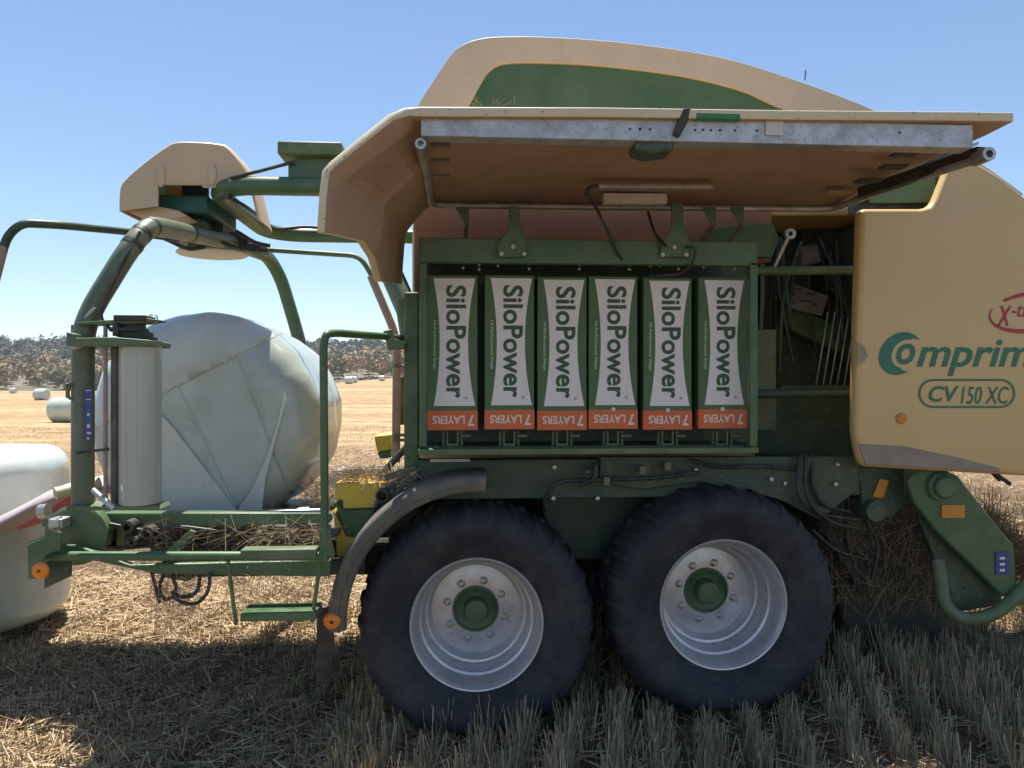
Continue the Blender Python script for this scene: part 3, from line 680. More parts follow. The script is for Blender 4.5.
mb = MB().pprism([(880,479),(889,480.5),(883,498),(873,496.5)], 3.99, 3.997); part(mb, 'warning_sticker', 'osticker', parent=hp)
p = P(872,510,4.0); mb = MB().lathe([(0,3.95),(.055,3.95),(.06,3.96),(.06,4.1)], p.x, p.z, 24); part(mb, 'jack_tube', 'dgreen')
p = P(868,575,4.7); mb = MB().cyl((p.x-.2, 4.45, p.z+.25), (p.x-.2, 6.1, p.z+.25), .26, 28); part(mb, 'feed_rotor', 'dark')
part(MB().pprism([(850,500),(900,485),(925,510),(945,600),(940,670),(850,670),(840,600)], 4.4, 6.1), 'pickup_drum', 'dark', bevel=.02)  # lower part added to block the sunlit ground seen beyond
mb = MB().obox(P(825,530,4.2), P(862,590,4.3), .05, .06); part(mb, 'jack_arm', 'dark')
for pts in ([(840,470),(850,500),(846,540),(856,570)], [(865,520),(880,545),(872,580)], [(812,530),(836,552),(868,560)], [(1000,480),(990,470),(1010,484)]):
    mb = MB().tube(fillet([P(x, y, 4.1) for x, y in pts], .2), .012, 8); part(mb, 'hydraulic_hose', 'black')

# ------------------------------------------------------------------ wrapper at the rear of the machine
zU = P(270,186,4.4).z
# main support column and struts at the left of the rack
part(MB().pprism([(404,292),(418.5,292),(418.5,470),(404,470)], 4.0, 4.12), 'support_column', 'olive', bevel=.008)
mb = MB().cyl(P(389,268,4.25), P(410,316,4.15), .062, 18); part(mb, 'lift_cylinder', 'lolive')
mb = MB().cyl(P(404,300,4.12), P(411,345,4.1), .05, 18); part(mb, 'cylinder_clevis', 'olive')
mb = MB().tube(fillet([P(268,250,4.95), P(360,256,4.85), P(372,276,4.85), P(376,285,4.85)], .08), .016, 10); part(mb, 'knife_rod', 'olive')
mb = MB().tube(fillet([P(371,276,4.83), P(393,328,4.83), P(397,345,4.83), P(396,462,4.83)], .1), .026, 12); part(mb, 'knife_post', 'pink')
for y in (366,435,440):
    mb = MB().cyl(P(394,y,4.8), P(412,y,4.8), .01, 8); part(mb, 'knife_bracket', 'olive')
part(MB().pprism([(396,380),(412,370),(412,425),(394,425),(396,405)], 4.9, 5.0), 'knife_plate', 'olive', bevel=.006)
# U-shaped overhead tube frame
pts = [(.35, 4.4, zU), (-1.40, 4.4, zU), (-1.40, 5.84, zU), (.35, 5.84, zU)]
mb = MB().tube(fillet(pts, .32, 10), .052, 18); uf = part(mb, 'overhead_tube_frame', 'green')
part(MB().pprism([(288,165),(296,158),(318,158),(345,158),(345,193),(288,193)], 4.44, 4.46), 'frame_gusset', 'green', bevel=.006)
a = P(282,147,4.5); b = P(345,147,4.5)
part(MB().box(a.x, b.x, 4.38, 4.62, a.z-.075, a.z), 'frame_box_beam', 'olive', bevel=.01)
mb = MB().tube(fillet([P(225,196,4.35), P(240,203,4.6), P(258,215,5.1), P(275,230,5.7), P(310,226,5.78), P(340,232,5.78)], .12), .012, 8); part(mb, 'hydraulic_hose', 'black')
mb = MB().tube([P(230,178,4.38), P(260,171,4.4), P(294,162,4.42)], .01, 8); part(mb, 'hydraulic_hose', 'black')
mb = MB()
for x in (241,243.5,270): 
    p = P(x,186,4.4); mb.lathe([(.05,0),(.055,0)], 0, 0, 4) if False else None
# cross beam carrying the wrapping head
hc = P(215,252,5.1)
part(MB().box(-1.93, -1.46, 4.62, 5.2, zU-.11, zU-.005), 'head_beam', mat('teal_green_paint', (.02,.10,.08), .4, var=.15), bevel=.01)
part(MB().box(-1.86, -1.52, 4.7, 5.45, zU-.19, zU-.115), 'head_gear_case', 'dgreen', bevel=.02)
# tan head cover: side profile lofted towards its inset rear face
M['head'] = mat('head_cream_paint', (.58, .44, .275), .45, var=.04, scale=2, dust=(.5,.4,.27), dust_amt=.3)
def head():
    mb = MB()
    out = smooth_poly([(121,212),(122,191),(128,180),(150,161),(170,147),(180,143),(202,143),(222,145),(231,149),(248,170),(256,196),(262,222)], 4)
    near = PP(out, 4.5); cx = sum(p.x for p in near)/len(near); z0 = near[0].z; n = len(out)
    secs = []
    for Y, k in ((4.456, .965), (4.461, .98), (4.475, .992), (4.51, 1.0), (4.66, 1.0), (4.80, .965), (4.88, .90), (4.92, .80)):
        secs.append([Vector((cx+(p.x-cx)*k, Y, z0+(p.z-z0)*k)) for p in near])
    mb.add([p for q in secs for p in q], [(i*n+j, (i+1)*n+j, (i+1)*n+j+1, i*n+j+1) for i in range(len(secs)-1) for j in range(n-1)])
    o = [(p.x, p.z) for p in secs[0]]
    notch = XZ([(253,188),(203,187.5),(201,185),(158,184.5),(158,206)], 4.456)
    return mb, o[:-5] + [(x, z) for x, z in notch]
hmb, wl = head()
hcov = part(hmb, 'head_cover', 'head', angle=40)
part(MB().prism(wl, 4.455, 4.47), 'head_cover_wall', 'head', parent=hcov, smooth=False)
mb = MB()
mb.pprism([(124,209),(158,206),(178,210),(188,216),(165,220),(140,217)], 4.52, 5.0); part(mb, 'head_cover_lip', 'head', parent=hcov, bevel=.01)
for x, y in ((161,176),(212,174)):
    p = P(x, y, 4.455); mb = MB().lathe([(0,4.440),(.028,4.442),(.035,4.448),(.036,4.456)], p.x, p.z, 20)
    o = part(mb, 'moulded_boss', 'head', parent=hcov); o.scale = (.7, .6, 1.8)
part(MB().pbox(166,186,183,199,4.72,4.74), 'head_label', 'tan'); part(MB().pbox(182,184,208,199,4.70,4.73), 'motor_cover', mat('navy_plastic', (.02,.025,.08), .4))
p = P(222,240,4.95)
part(MB().cyl((hc.x, 5.1, zU-.15), (hc.x, 5.1, hc.z-.02), .07, 20), 'pivot_shaft', 'dgreen')
mb = MB().lathe([(0,hc.z-.030),(.21,hc.z-.028),(.22,hc.z-.02),(.21,hc.z-.01),(.05,hc.z)], hc.x, 0, 40, axis='Z', cy=5.05); part(mb, 'pivot_disc', 'cream', angle=30)
part(MB().box(hc.x-.12, hc.x+.13, 4.93, 5.2, zU-.27, zU-.17), 'pivot_block', 'olive', bevel=.01)
mb = MB()
for x, y, w, hh in ((196,224,14,12),(214,222,9,16),(228,232,14,10),(236,238,16,8),(247,243,14,6),(190,230,5,12),(205,236,12,8)):
    mb.pbox(x, y, x+w, y+hh, 4.85+rnd.random()*.2, 5.15)
part(mb, 'valve_block', 'dark', bevel=.004)
for pts in ([(150,233),(168,240),(188,250),(205,247)],[(212,235),(228,246),(250,250),(268,251)],[(236,231),(255,243),(270,246)]):
    mb = MB().tube(fillet([P(x, y, 4.75) for x, y in pts], .2), .012, 8); part(mb, 'hydraulic_hose', 'black')
# wrapping arms
arm = fillet([P(236,243,5.05), P(200,236,4.55), P(170,229,4.0), P(148,226,3.72), P(128,250,3.60), P(93,307,3.55), P(84,330,3.52), P(83,352,3.52), P(83,508,3.52)], .22, 7)
a1 = part(MB().tube(arm, .047, 20), 'wrapping_arm', 'lolive')
mb = MB()
for t in (8, 19, 23, 27):
    if t+1 < len(arm): d = (arm[t+1]-arm[t]).normalized(); part(MB().tube([arm[t]-d*.012, arm[t]+d*.012], .0495, 16), 'hose_tie', 'black', parent=a1)
mb = MB().tube(fillet([P(140,232,3.62), P(112,285,3.5), P(104,303,3.49), P(100,318,3.48), P(112,331,3.47)], .15), .007, 8); part(mb, 'cable', 'black', parent=a1)
mb = MB().box(P(72,400,3.52).x, P(77,400,3.52).x, 3.51, 3.53, P(75,500,3.52).z, P(75,325,3.52).z); part(mb, 'arm_guide_rail', 'olive', parent=a1)
part(MB().pbox(84.5,388,92,440,3.462,3.466), 'warning_sticker', 'blue', parent=a1, label='blue instruction sticker')
mb = MB()
for x0, y0, x1, y1 in ((85.5,390,91,391),(85.5,399,91,400),(87,413,89.5,416),(87,424,90,428),(87,432,91,434),(87,437,89,440)): mb.pbox(x0, y0, x1, y1, 3.459, 3.461)
part(mb, 'printed_marks', 'sticker', parent=a1)
arm2 = fillet([P(228,244,5.3), P(250,249,5.9), P(268,256,6.3), P(281,278,6.5), P(301,345,6.5), P(318,420,6.5)], .3, 7)
part(MB().tube(arm2, .053, 18), 'wrapping_arm', 'green')
# safety bars hung from the head
mb = MB().tube(fillet([P(140,233,4.4), P(60,225,3.8), P(22,223,3.7), P(8,235,3.7), P(0,258,3.7), P(-20,330,3.7)], .1), .020, 12); part(mb, 'safety_bar', 'dgreen')
mb = MB().cyl(P(2,246,3.7), P(-12,300,3.7), .028, 12); part(mb, 'safety_bar_sleeve', 'pink')
mb = MB().cyl(P(148,236,4.35), P(178,240,4.6), .012, 8); part(mb, 'sensor_rod', 'black')

# film stretcher on the near arm
pt = P(113,331,3.5)
part(MB().pprism([(66,346),(66,332),(76,334),(76,338),(113,337),(150,340),(150,346)], 3.38, 3.62), 'stretcher_top_plate', 'olive', bevel=.004)
part(MB().pprism([(76,322),(146,318),(160,320),(146,323),(77,325)], 3.45, 3.55), 'stretcher_arm', 'olive', bevel=.003)
mb = MB()
for x, y, w, hh in ((113,315,32,6),(118,323,20,8),(108,327,30,4),(116,331,28,6),(120,336,28,3),(112,322,6,14)):
    mb.pbox(x, y, x+w, y+hh, 3.42+.05*rnd.random(), 3.56)
part(mb, 'stretcher_gearbox', 'dark', bevel=.004)
mb = MB()
for i in range(16):
    a = 2*math.pi*i/16; 
pts = [P(153+4.5*math.cos(2*math.pi*i/14), 319-4.5*math.sin(2*math.pi*i/14), 3.48) for i in range(15)]
mb.tube(pts, .0035, 6, cap=False); part(mb, 'split_ring', 'steel')
for x0, x1, m_, nm in ((111.5,119.5,'fender','stretch_roller'),):
    c = P((x0+x1)/2, 420, 3.5); r_ = (x1-x0)/2/770*3.5
    mb = MB().cyl((c.x, 3.5, P(0,345,3.5).z), (c.x, 3.5, P(0,505,3.5).z), r_, 18); part(mb, nm, m_)
c = P(105.5,420,3.47); mb = MB().cyl((c.x, 3.47, P(0,325,3.47).z), (c.x, 3.47, P(0,507,3.47).z), .009, 10); part(mb, 'guide_rod', 'pink')
mb = MB().obox(P(76,453,3.45), P(109,449,3.45), .012, .012); part(mb, 'rod_clip', 'black')
part(MB().pprism([(66,506),(157,506),(160,510),(66,511)], 3.43, 3.57), 'stretcher_bottom_plate', 'olive', bevel=.004)
mb = MB().tube(fillet([P(93,490,3.44), P(104,500,3.42), P(114,508,3.42)], .05), .012, 8); part(mb, 'release_lever', 'galv')
mb = MB().cyl(P(74,348,3.46), P(90,342,3.44), .012, 8); part(mb, 'release_lever', 'galv')
mb = MB()
for pts in ([(70,385),(68,392),(69,398),(74,400)], [(74,384),(67,384),(67,398)]):
    part(MB().tube([P(x, y, 3.48) for x, y in pts], .007, 6), 'hook', 'olive')
mb = MB().tube([P(76,327,3.5), P(95,308,3.49)], .008, 8); part(mb, 'release_lever', 'galv')

# film roll in the stretcher
c = P(140.5,425,3.5); zt = P(0,344.5,3.5).z; zb = P(0,505,3.5).z
fr = empty('film_roll', (c.x, 3.5, zb), 'white roll of stretch film standing upright in the wrapper arm beside the wrapped bale', 'film roll')
mb = MB().lathe([(.04,zb-.0),(.081,zb),(.087,zb+.004),(.087,zt-.004),(.081,zt),(.04,zt)], c.x, 0, 44, axis='Z', cy=3.5); build(mb, 'film', M['roll'], fr, angle=30)
mb = MB().lathe([(.039,zb-.01),(.039,zt+.012),(.030,zt+.012),(.030,zb-.01)], c.x, 0, 24, axis='Z', cy=3.5); build(mb, 'core', M['card'], fr, angle=30)

# wrapping table and lower frame
part(MB().pprism([(40,520),(55,513),(320,513),(330,518),(330,523),(240,526),(150,529),(60,527),(42,527)], 3.75, 3.83), 'table_beam', 'green', bevel=.006)
part(MB().pprism([(60,528),(330,526),(330,548),(75,548)], 3.95, 4.0), 'inner_frame_plate', 'dark', bevel=.004)
for x, y, w, hh, m_, nm in ((95,530,14,14,'dgreen','bearing_block'),(116,527,9,20,'olive','frame_strut'),(182,527,12,18,'dark','bearing_block'),(203,530,8,16,'dgreen','frame_strut'),
    (222,528,16,10,'olive','bearing_block'),(262,529,7,18,'dgreen','frame_strut'),(284,527,20,9,'dark','gear_case'),(312,527,9,18,'olive','frame_strut'),(76,531,10,12,'dark','gear_case')):
    part(MB().pbox(x, y, x+w, y+hh, 3.78+.1*rnd.random(), 3.93), nm, m_, bevel=.006)
for x, y in ((103,537),(188,536),(230,533),(294,531),(82,537)):
    p = P(x, y, 3.77); part(MB().lathe([(0,3.745),(.012,3.747),(.016,3.755),(.016,3.80)], p.x, p.z, 12), 'bolt', 'steel')
part(MB().tube(fillet([P(90,545,3.72), P(130,549,3.72), P(170,541,3.74), P(215,546,3.74), P(270,540,3.76), P(325,546,3.8)], .2), .009, 8), 'hydraulic_hose', 'black')
part(MB().tube(fillet([P(110,524,3.72), P(150,532,3.7), P(178,526,3.72), P(240,534,3.74)], .2), .008, 8), 'hydraulic_hose', 'black')
part(MB().cyl(P(200,516,4.05), P(320,511,4.1), .014, 10), 'table_bar', 'galv')
part(MB().pprism([(58,545),(75,545),(130,565),(330,560),(330,577),(155,574),(100,562),(60,556)], 3.60, 3.64), 'lower_beam', 'green', bevel=.006)
part(MB().pbox(160, 560, 365, 578, 3.9, 4.0), 'lower_cross_beam', 'dgreen', bevel=.006)
part(MB().pbox(150, 528, 345, 560, 4.25, 4.35), 'table_side', 'dark', bevel=.006)
part(MB().pbox(60, 515, 330, 530, 5.55, 5.65), 'table_beam', 'dgreen', bevel=.006)
part(MB().pbox(300, 545, 420, 575, 4.3, 5.6), 'table_neck', 'dark', bevel=.01)
mb = MB().cyl(P(42,556,3.52), P(328,556,3.52), .021, 14); part(mb, 'guard_rail', 'green')
part(MB().pbox(240, 549, 316, 560, 3.47, 3.55), 'step_tread', 'olive', bevel=.005)
mb = MB().tube(fillet([P(325,560,3.52), P(323.5,345,3.52), P(326,334,3.52), P(336,333,3.6), P(392,337,4.0), P(410,340,4.1)], .09), .0185, 14); part(mb, 'guard_tube', 'green')
part(MB().pprism([(318,557),(320,530),(328,528),(334,557)], 3.505, 3.535), 'guard_foot', 'green', bevel=.004)
part(MB().pprism([(383,331),(392,329),(394,338),(405,342),(405,349),(388,350)], 3.95, 4.0), 'guard_clamp', 'olive', bevel=.004)
mb = MB()
for x0, y0, x1, y1 in ((228,561,236,625),(320,563,312,622)): part(MB().tube([P(x0,y0,3.5), P(x1,y1,3.5)], .009, 8), 'step_hanger', 'olive')
part(MB().pbox(240, 612, 316, 622, 3.46, 3.62), 'step_tread', 'green', bevel=.004)
mb = MB().pprism([(27,545),(58,531),(61,533),(61,549),(44,556),(44,579),(28,579)], 3.45, 3.462); mk = part(mb, 'marker_plate', 'green', bevel=.003)
a = P(27,544,3.46); b = P(60,530,3.46)
mb = MB().add([a, b, b+Vector((0,.12,0)), a+Vector((0,.12,0)), a+Vector((0,0,.004)), b+Vector((0,0,.004)), b+Vector((0,.12,.004)), a+Vector((0,.12,.004))],
              [(0,1,2,3),(7,6,5,4),(0,4,5,1),(1,5,6,2),(2,6,7,3),(3,7,4,0)]); part(mb, 'marker_plate_flange', 'olive', parent=mk)
p = P(39.5,571,3.44); mb = MB().lathe([(0,3.434),(.006,3.434),(.007,3.437),(.022,3.437),(.031,3.440),(.035,3.444),(.037,3.449)], p.x, p.z, 28); part(mb, 'side_marker_lamp', 'amber', parent=mk); part(MB().disc(p.x, p.z, 3.4335, .006, 14, th=.002), 'lamp_screw', 'dark', parent=mk)
part(MB().pprism([(44,563),(60,551),(71,562),(71,576),(44,589)], 3.54, 3.552), 'marker_plate', 'dgreen', bevel=.003)
part(MB().box(-2.02, -.75, 4.4, 5.6, .80, .83), 'table_shadow_plate', 'dgreen')  # hidden plate added under the bale for its shadow on the ground
a = P(250,540,3.8); b = P(335,540,3.8); part(MB().box(a.x, b.x, 3.8, 4.7, a.z, a.z+.02), 'deck_plate', 'fender')
# table gear: rollers, chains, knotted dirt
mb = MB().cyl(P(178,520,4.3), P(310,512,4.25), .03, 14); part(mb, 'table_roller', 'steel')
mb = MB().cyl((P(105,528,3.9).x, 3.95, .9), (P(105,528,3.9).x, 5.6, .9), .10, 22); part(mb, 'table_roller', 'olive')
mb = MB().cyl((P(335,520,4.3).x, 4.3, .80), (P(335,520,4.3).x, 5.7, .80), .10, 22); part(mb, 'table_roller', 'steel')
p = P(78,545,3.7); mb = MB().lathe([(0,3.66),(.12,3.665),(.14,3.68),(.14,3.74)], p.x, p.z+.05, 30); part(mb, 'drive_guard', 'olive')
mb = MB()
for x, y, r0 in ((130,526,.03),(135,540,.025),(150,532,.03),(162,538,.02)):
    p = P(x, y, 3.7); part(MB().lathe([(r0*.5,3.68),(r0*.5,3.66),(r0,3.665),(r0,3.74)], p.x, p.z, 18), 'drive_sprocket', 'dark')
mb = MB().cyl(P(52,525,3.6), P(62,523,3.6), .03, 14); part(mb, 'end_fitting', 'steel'); part(MB().cyl(P(40,512,3.6), P(48,511,3.6), .034, 16), 'end_fitting', 'steel')
part(MB().pbox(48,519,62,529,3.58,3.66), 'lock_bracket', 'galv', bevel=.004)
mb = MB().cyl(P(55,494,4.45), P(100,483,4.6), .036, 18); part(mb, 'mat_roller', mat('pale_roller', (.52,.43,.28), .5))
mb = MB().pprism([(158,557),(190,530),(196,532),(176,557)], 3.7, 3.74); part(mb, 'table_brace', 'olive', bevel=.003)
for pts, Y in (([(165,570),(158,590),(166,602),(178,592),(172,575)],3.6), ([(200,575),(198,593),(182,598),(172,592)],3.6), ([(210,572),(209,592),(196,605),(180,602),(172,595)],3.55), ([(150,565),(155,585),(160,603)],3.62)):
    mb = MB().tube(fillet([P(x, y, Y+.05*rnd.random()) for x, y in pts], .1), .0085, 8); part(mb, 'hydraulic_hose', 'black')
part(MB().pprism([(160,562),(205,560),(202,575),(185,582),(165,578)], 3.72, 3.85), 'valve_block', 'dark', bevel=.008)
# canvas mat drooping off the rear of the table
prof = [P(118,487,4.6), P(76,489,4.6), P(55,494,4.6), P(35,502,4.6), P(15,513,4.6), P(-15,528,4.6), P(-55,549,4.6), P(-90,570,4.6)]
v = []; 
for p in prof: v += [(p.x, 4.56, p.z-.03), (p.x, 4.75, p.z+.03), (p.x, 5.9, p.z+.02)]
f = [(i*3+j, i*3+j+1, i*3+j+4, i*3+j+3) for i in range(len(prof)-1) for j in range(2)]
part(MB().add(v, f), 'bale_drop_mat', 'mat', solid=.012)
mb = MB().pprism([(70,495),(43,513),(15,528),(20,530),(50,520),(72,510)], 4.54, 4.55); part(mb, 'mat_edge', mat('red_paint', (.33,.06,.04), .5))
# yellow guards
mb = MB().pprism([(334,484),(386,482),(376,508),(343,509),(343,500),(335,500)], 4.0, 4.3); part(mb, 'yellow_guard', 'yellow', bevel=.006)
mb = MB().pprism([(334,501),(343,509.5),(376,508.5),(357,537),(346,536)], 4.02, 4.28); part(mb, 'guard_gusset', 'green', bevel=.006)
mb = MB().pprism([(333,510),(346,537),(357,538),(346,560),(337,556)], 4.0, 4.2); part(mb, 'yellow_guard', 'yellow', bevel=.006)
mb = MB().pprism([(374,436),(391,434),(391,450),(377,452)], 5.6, 5.9); part(mb, 'yellow_guard', 'yellow', bevel=.01)
mb = MB().pprism([(377,452.5),(391,450.5),(391,458),(380,459)], 5.6, 5.9); part(mb, 'guard_gusset', 'green', bevel=.01)
mb = MB().cyl(P(335,480,4.6), P(347,472,5.4), .05, 20); part(mb, 'table_roller', 'steel')
mb = MB().cyl(P(378,478,4.1), P(413,440,4.1), .018, 10); part(mb, 'knife_strut', 'dark')
p = P(383,495,3.9); mb = MB().lathe([(.022,3.98),(.022,3.86),(.034,3.86),(.034,4.1)], p.x, p.z, 18); part(mb, 'pipe_end', 'dark')
mb = MB()
for pts in ([(374,506),(388,488),(410,474)], [(390,500),(404,484),(418,476)], [(385,478),(402,472),(416,468)]):
    part(MB().tube([P(x, y, 3.95) for x, y in pts], .016, 8), 'hydraulic_hose', 'fender')
part(MB().pbox(350, 468, 418, 478, 4.4, 4.5), 'rear_cross_beam', 'dgreen', bevel=.006)
part(MB().pprism([(334,545),(334,500),(420,480),(420,575),(340,575)], 4.6, 5.6), 'rear_housing', 'dgreen', bevel=.01)

# straw caught on the machine
def region(x0, y0, x1, y1, Y0, Y1): return lambda r: P(r.uniform(x0, x1), r.uniform(y0, y1), r.uniform(Y0, Y1))
mb = MB()
mb.sticks(840, region(255,528,322,548,3.7,4.2), .05, .2, .003)
mb.sticks(1000, region(338,470,420,483,3.9,4.8), .04, .16, .004, flat=.5)
mb.sticks(320, region(140,520,330,545,3.6,4.1), .05, .25, .002, flat=.7)
mb.sticks(240, region(225,555,330,600,3.6,4.0), .08, .3, .002, flat=1.1)
mb.sticks(300, region(300,480,335,520,4.3,4.9), .05, .2, .003, flat=.8)
mb.sticks(420, region(830,490,945,600,4.1,4.34), .06, .28, .0028, m=1, flat=1.3)
mb.sticks(120, region(835,500,940,610,4.1,4.34), .06, .3, .0028, flat=1.3)
mb.sticks(1100, lambda r: (lambda t: P(985+75*t+r.gauss(0,5), 505+80*t+abs(r.gauss(0,22)), r.uniform(4.0,4.4)))(r.random()), .08, .3, .004, m=1, flat=.9)
mb.sticks(240, region(150,575,200,612,3.6,3.7), .05, .2, .002, flat=1)
mb.sticks(14, region(460,100,520,105,4.0,4.2), .05, .1, .003, flat=.6)
o = build(mb, 'caught_straw', [M['straw2'], M['straw']], None, smooth=False); tag(o, 'wisps of straw caught on the wrapper frame and under the machine', 'straw', kind='stuff')

# ------------------------------------------------------------------ film cartons in the rack (copies share meshes)
x0, x1 = cart_x[0]; YC = 3.86
A = P(x0, 430, YC); Bp = P(x1, 275.5, YC); CW = Bp.x-A.x; CHh = Bp.z-A.z
def cu(u, w): return (A.x+u*CW, A.z+w*CHh)
root = empty('film_carton', (A.x+CW/2, YC+.11, A.z))
build(MB().box(A.x, Bp.x, YC, YC+.22, A.z, Bp.z), 'carton_box', M['carton'], root, bevel=.004)
L_, R_ = [], []
for i in range(17):
    w = .155+(.98-.155)*i/16; q = (i/16-.5)*2
    s_ = .12+.12*(1-abs(q)**2.0); L_.append(cu(s_+.005*(1-i/16), w)); R_.append(cu(.955-.145*(1-abs(q)**2.0), w))
poly = L_+R_[::-1]; n = len(poly)
wp = build(MB().add([(x, YC-.0015, z) for x, z in poly], [tuple(range(n))]), 'white_panel', M['white'], root, smooth=False)
r_ = (*cu(.37, .205), *cu(.775, .935))
build(text('SiloPower', r_, YC-.003, rot=90, bold=.024), 'brand_lettering', M['letter'], wp, smooth=False)
build(text('®', (*cu(.74,.195), *cu(.80,.215)), YC-.003, rot=90), 'registered_mark', M['letter'], wp, smooth=False)
build(text('Hi-Performance Silage', (*cu(.105,.39), *cu(.175,.705)), YC-.0015, rot=90, bold=.004), 'side_lettering', M['pale'], root, smooth=False)
ob = build(MB().box(A.x-.001, Bp.x+.001, YC-.002, YC+.05, A.z-.001, A.z+CHh*.125), 'orange_band', M['orange'], root, smooth=False)
build(text('7', (*cu(.80,.025), *cu(.93,.098)), YC-.0035, rot=180, bold=.03), 'band_lettering', M['cream_letter'], ob, smooth=False)
build(text('LAYERS', (*cu(.10,.038), *cu(.745,.092)), YC-.0035, rot=180, bold=.025), 'band_lettering', M['cream_letter'], ob, smooth=False)
CL = ['leftmost green and white film carton in the rack, next to the left post',
      'second film carton from the left, with a wide gap on its left side',
      'third film carton from the left, almost touching the carton on its right',
      'fourth film carton from the left, pale dot on its orange band, touching its left neighbour',
      'fifth film carton from the left, under the right hinge bracket of the cover',
      'rightmost film carton in the rack, beside the open dark machine cavity']
def copy_tree(o, parent):
    c = o.copy(); COL.objects.link(c); c.parent = parent
    for k in o.children: copy_tree(k, c)
    return c
kids = list(root.children)
for i in range(6):
    if i == 0: c = root
    else:
        c = root.copy(); COL.objects.link(c)
        for k in kids: copy_tree(k, c)
        xa = P(cart_x[i][0], 430, YC).x; xb = P(cart_x[i][1], 430, YC).x
        c.location = ((xa+xb)/2, YC+.11, A.z+(.003 if i % 2 else -.002)); WL[c.name] = Vector(c.location)
        c.rotation_euler.z = R((0, .6, -.5, .4, -.4, .3)[i])
    tag(c, CL[i], 'carton', 'film cartons standing in the rack')
    if i >= 3:
        q = Vector(c.location)+Vector((0, -.11-.006, CHh*.127)); 
        mb = MB().lathe([(0,q.y-.004),(.01,q.y-.003),(.012,q.y+.004)], q.x, q.z, 14); build(mb, 'peg_end', M['pale'], c)

# ------------------------------------------------------------------ bales
def bale_mesh(r, l, n=96, seed=0, axis='Y', lump=.006, cr=.16):
    "wrapped bale about its own centre; axis Y (lying) or Z (on end)"
    rg = random.Random(seed); ph = [rg.uniform(0, 6.28) for _ in range(8)]
    prof = [(0.0, -l/2-.0)]
    for k in range(1, 8): prof.append((r-cr if k == 7 else (r-cr)*k/7, -l/2-.0+.004*math.sin(k*2)))
    for k in range(1, 9): a = math.pi/2*k/8; prof.append((r-cr+cr*math.sin(a), -l/2+cr-cr*math.cos(a)))
    for k in range(1, 8): prof.append((r, -l/2+cr+(l-2*cr)*k/8))
    m_ = [(a, -b) for a, b in prof[:16]][::-1]; prof += m_
    v = []; f = []; k = len(prof)
    for j in range(n):
        a = 2*math.pi*j/n
        for i, (rr, d) in enumerate(prof):
            q = rr/r; w = lump*q*(.5*math.sin(3*a+ph[0])+.5*math.sin(5*a+ph[1]+d*4)+.5*math.sin(11*a+ph[2]+d*9)+.35*math.sin(23*a+ph[3]))
            R2 = rr+w; dd = d*(1+.012*math.sin(2*a+ph[4])*q)+.003*math.sin(7*a+ph[5])*q
            x, y = R2*math.cos(a), R2*math.sin(a)
            v.append((x, dd, y) if axis == 'Y' else (x, y, dd))
    for j in range(n):
        for i in range(k-1): a = j*k+i; b = ((j+1) % n)*k+i; f.append((a, b, b+1, a+1))
    return v, f
def bale(name, c, r, l, label, group=None, seed=0, axis='Y', rz=0, n=96, cr=.16):
    v, f = bale_mesh(r, l, n, seed, axis, cr=cr)
    mb = MB().add(v, f); o = build(mb, name, M['film'], None, angle=60, origin=(0,0,0)); o.location = c; o.rotation_euler.z = rz
    WL[o.name] = Vector(c); return tag(o, label, 'bale', group)
bc = P(197,425,4.4); br = .64
main = bale('wrapped_bale', (bc.x, 5.02, bc.z), br, 1.24, 'large film wrapped round bale lying on the wrapping table', seed=3, cr=.20)
import bmesh
FL = [mat('stretch_film_layer', c, .28, var=.05, scale=1.3, dust=d, dust_amt=.5, bump=.10, bump_scale=11, coat=.3, stretch=st)
      for c, d, st in (((.47,.53,.47), (.36,.42,.35), (3,1,.4)), ((.43,.49,.44), (.33,.40,.33), (.5,1,3)), ((.52,.56,.51), (.40,.45,.39), (2,1,.6)))]
def film_wrap(th, d, k):
    "one more film layer: the bale's own skin beyond a straight edge, lifted a little"
    bm = bmesh.new(); bm.from_mesh(main.data)
    n_ = Vector((math.cos(R(th)), .15*math.sin(th), math.sin(R(th))))
    bmesh.ops.bisect_plane(bm, geom=bm.verts[:]+bm.edges[:]+bm.faces[:], plane_co=n_*d*br, plane_no=n_, clear_inner=True)
    bmesh.ops.bisect_plane(bm, geom=bm.verts[:]+bm.edges[:]+bm.faces[:], plane_co=(0, .25-.05*k, 0), plane_no=(0, 1, .1), clear_outer=True)
    e = 1.0022+.0012*k
    for q in bm.verts: q.co *= e
    me = bpy.data.meshes.new('film_layer'); bm.to_mesh(me); bm.free(); me.materials.clear(); me.materials.append(FL[k % 3]); me.polygons.foreach_set('use_smooth', [True]*len(me.polygons))
    o = bpy.data.objects.new('film_layer', me); COL.objects.link(o); o.parent = main; WL[o.name] = Vector(main.location)
    md = o.modifiers.new('solid', 'SOLIDIFY'); md.thickness = .0015; md.offset = -1
for k, (th, d) in enumerate(((205, .10), (20, .38), (118, .50))): film_wrap(th, d, k)
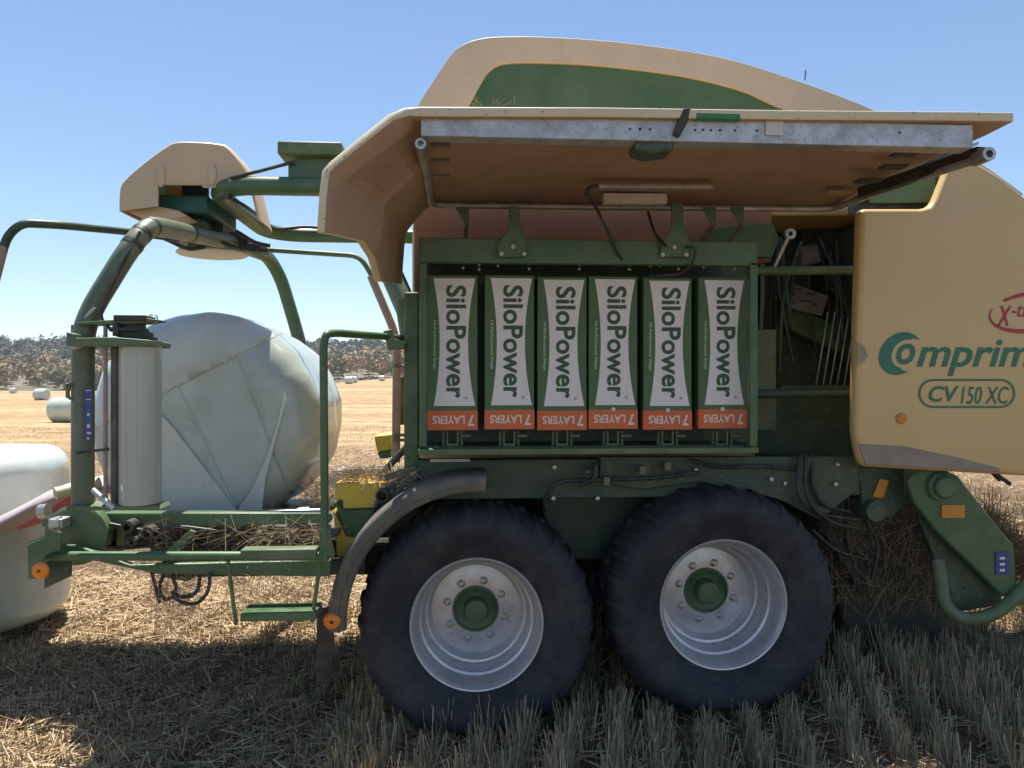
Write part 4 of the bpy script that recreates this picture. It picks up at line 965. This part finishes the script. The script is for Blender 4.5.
# overlapping film bands stretched across the near end, 4 mm proud of it
def film_strip(px, nm='film_strip'):
    poly = [(p.x, p.z) for p in PP(px, 4.395)]; n = len(poly)
    mb = MB().prism(poly, 4.383-.004, 4.3895); build(mb, nm, M['film2'], main, smooth=False)
film_strip([(160,412),(176,430),(242,516),(236,524),(165,520),(128,505),(120,480)])
film_strip([(285,392),(287,400),(276,440),(266,478),(262,516),(246,520),(239,508),(252,490),(266,460),(278,425)])
bl = bale('wrapped_bale', (-3.70, 5.95, .535), .735, 1.26, 'pale wrapped bale standing on end on the ground, cut by the left edge', seed=9, axis='Z')
far = [(66,407,25,38,'X','largest and nearest of the field bales, pale, just left of the wrapper arm'),
       (41.5,394.5,11.5,85,'X','small rounded pale bale in the field left of the wrapper arm'),
       (41,387.5,5,150,'X','tiny pale bale just above and behind the small rounded field bale'),
       (13,390,5.5,150,'X','tiny pale bale at the field edge near the left edge of the photo'),
       (349,378,7.5,128,'X','tiny pale bale seen through the gap right of the guard tube'),
       (354,377,6.5,140,'X','tiny pale bale half behind another, right of the guard tube'),
       (382,375.5,5.5,160,'Y','tiny pale bale beside the faded red post')]
for i, (x, y, hpx, Y, ax, lab) in enumerate(far):
    p = P(x, y, Y); r = hpx/2/770*Y; p.z = float(gz(p.x, Y))+r*.96
    bale('wrapped_bale', (p.x, Y, p.z), r, 1.25 if Y < 100 else r*2, lab, 'wrapped bales lying out in the field', seed=20+i, axis='Y', rz=R(80) if ax == 'X' else R(75), n=32)

# ------------------------------------------------------------------ the air between here and the hills
hz = MB().box(-1000, 1000, -80, 1000, -12, 60)
hm_ = bpy.data.materials.new('haze_air'); hm_.use_nodes = True; n = hm_.node_tree; n.nodes.remove(n.nodes['Principled BSDF'])
pv = n.nodes.new('ShaderNodeVolumePrincipled'); pv.inputs['Color'].default_value = (.80, .88, 1, 1); pv.inputs['Density'].default_value = .0003; pv.inputs['Anisotropy'].default_value = .2
n.links.new(pv.outputs[0], n.nodes['Material Output'].inputs['Volume'])
ho = build(hz, 'haze', hm_, None, smooth=False); ho['kind'] = 'stuff'; ho['label'] = 'thin pale summer haze over the field'; ho['category'] = 'haze'
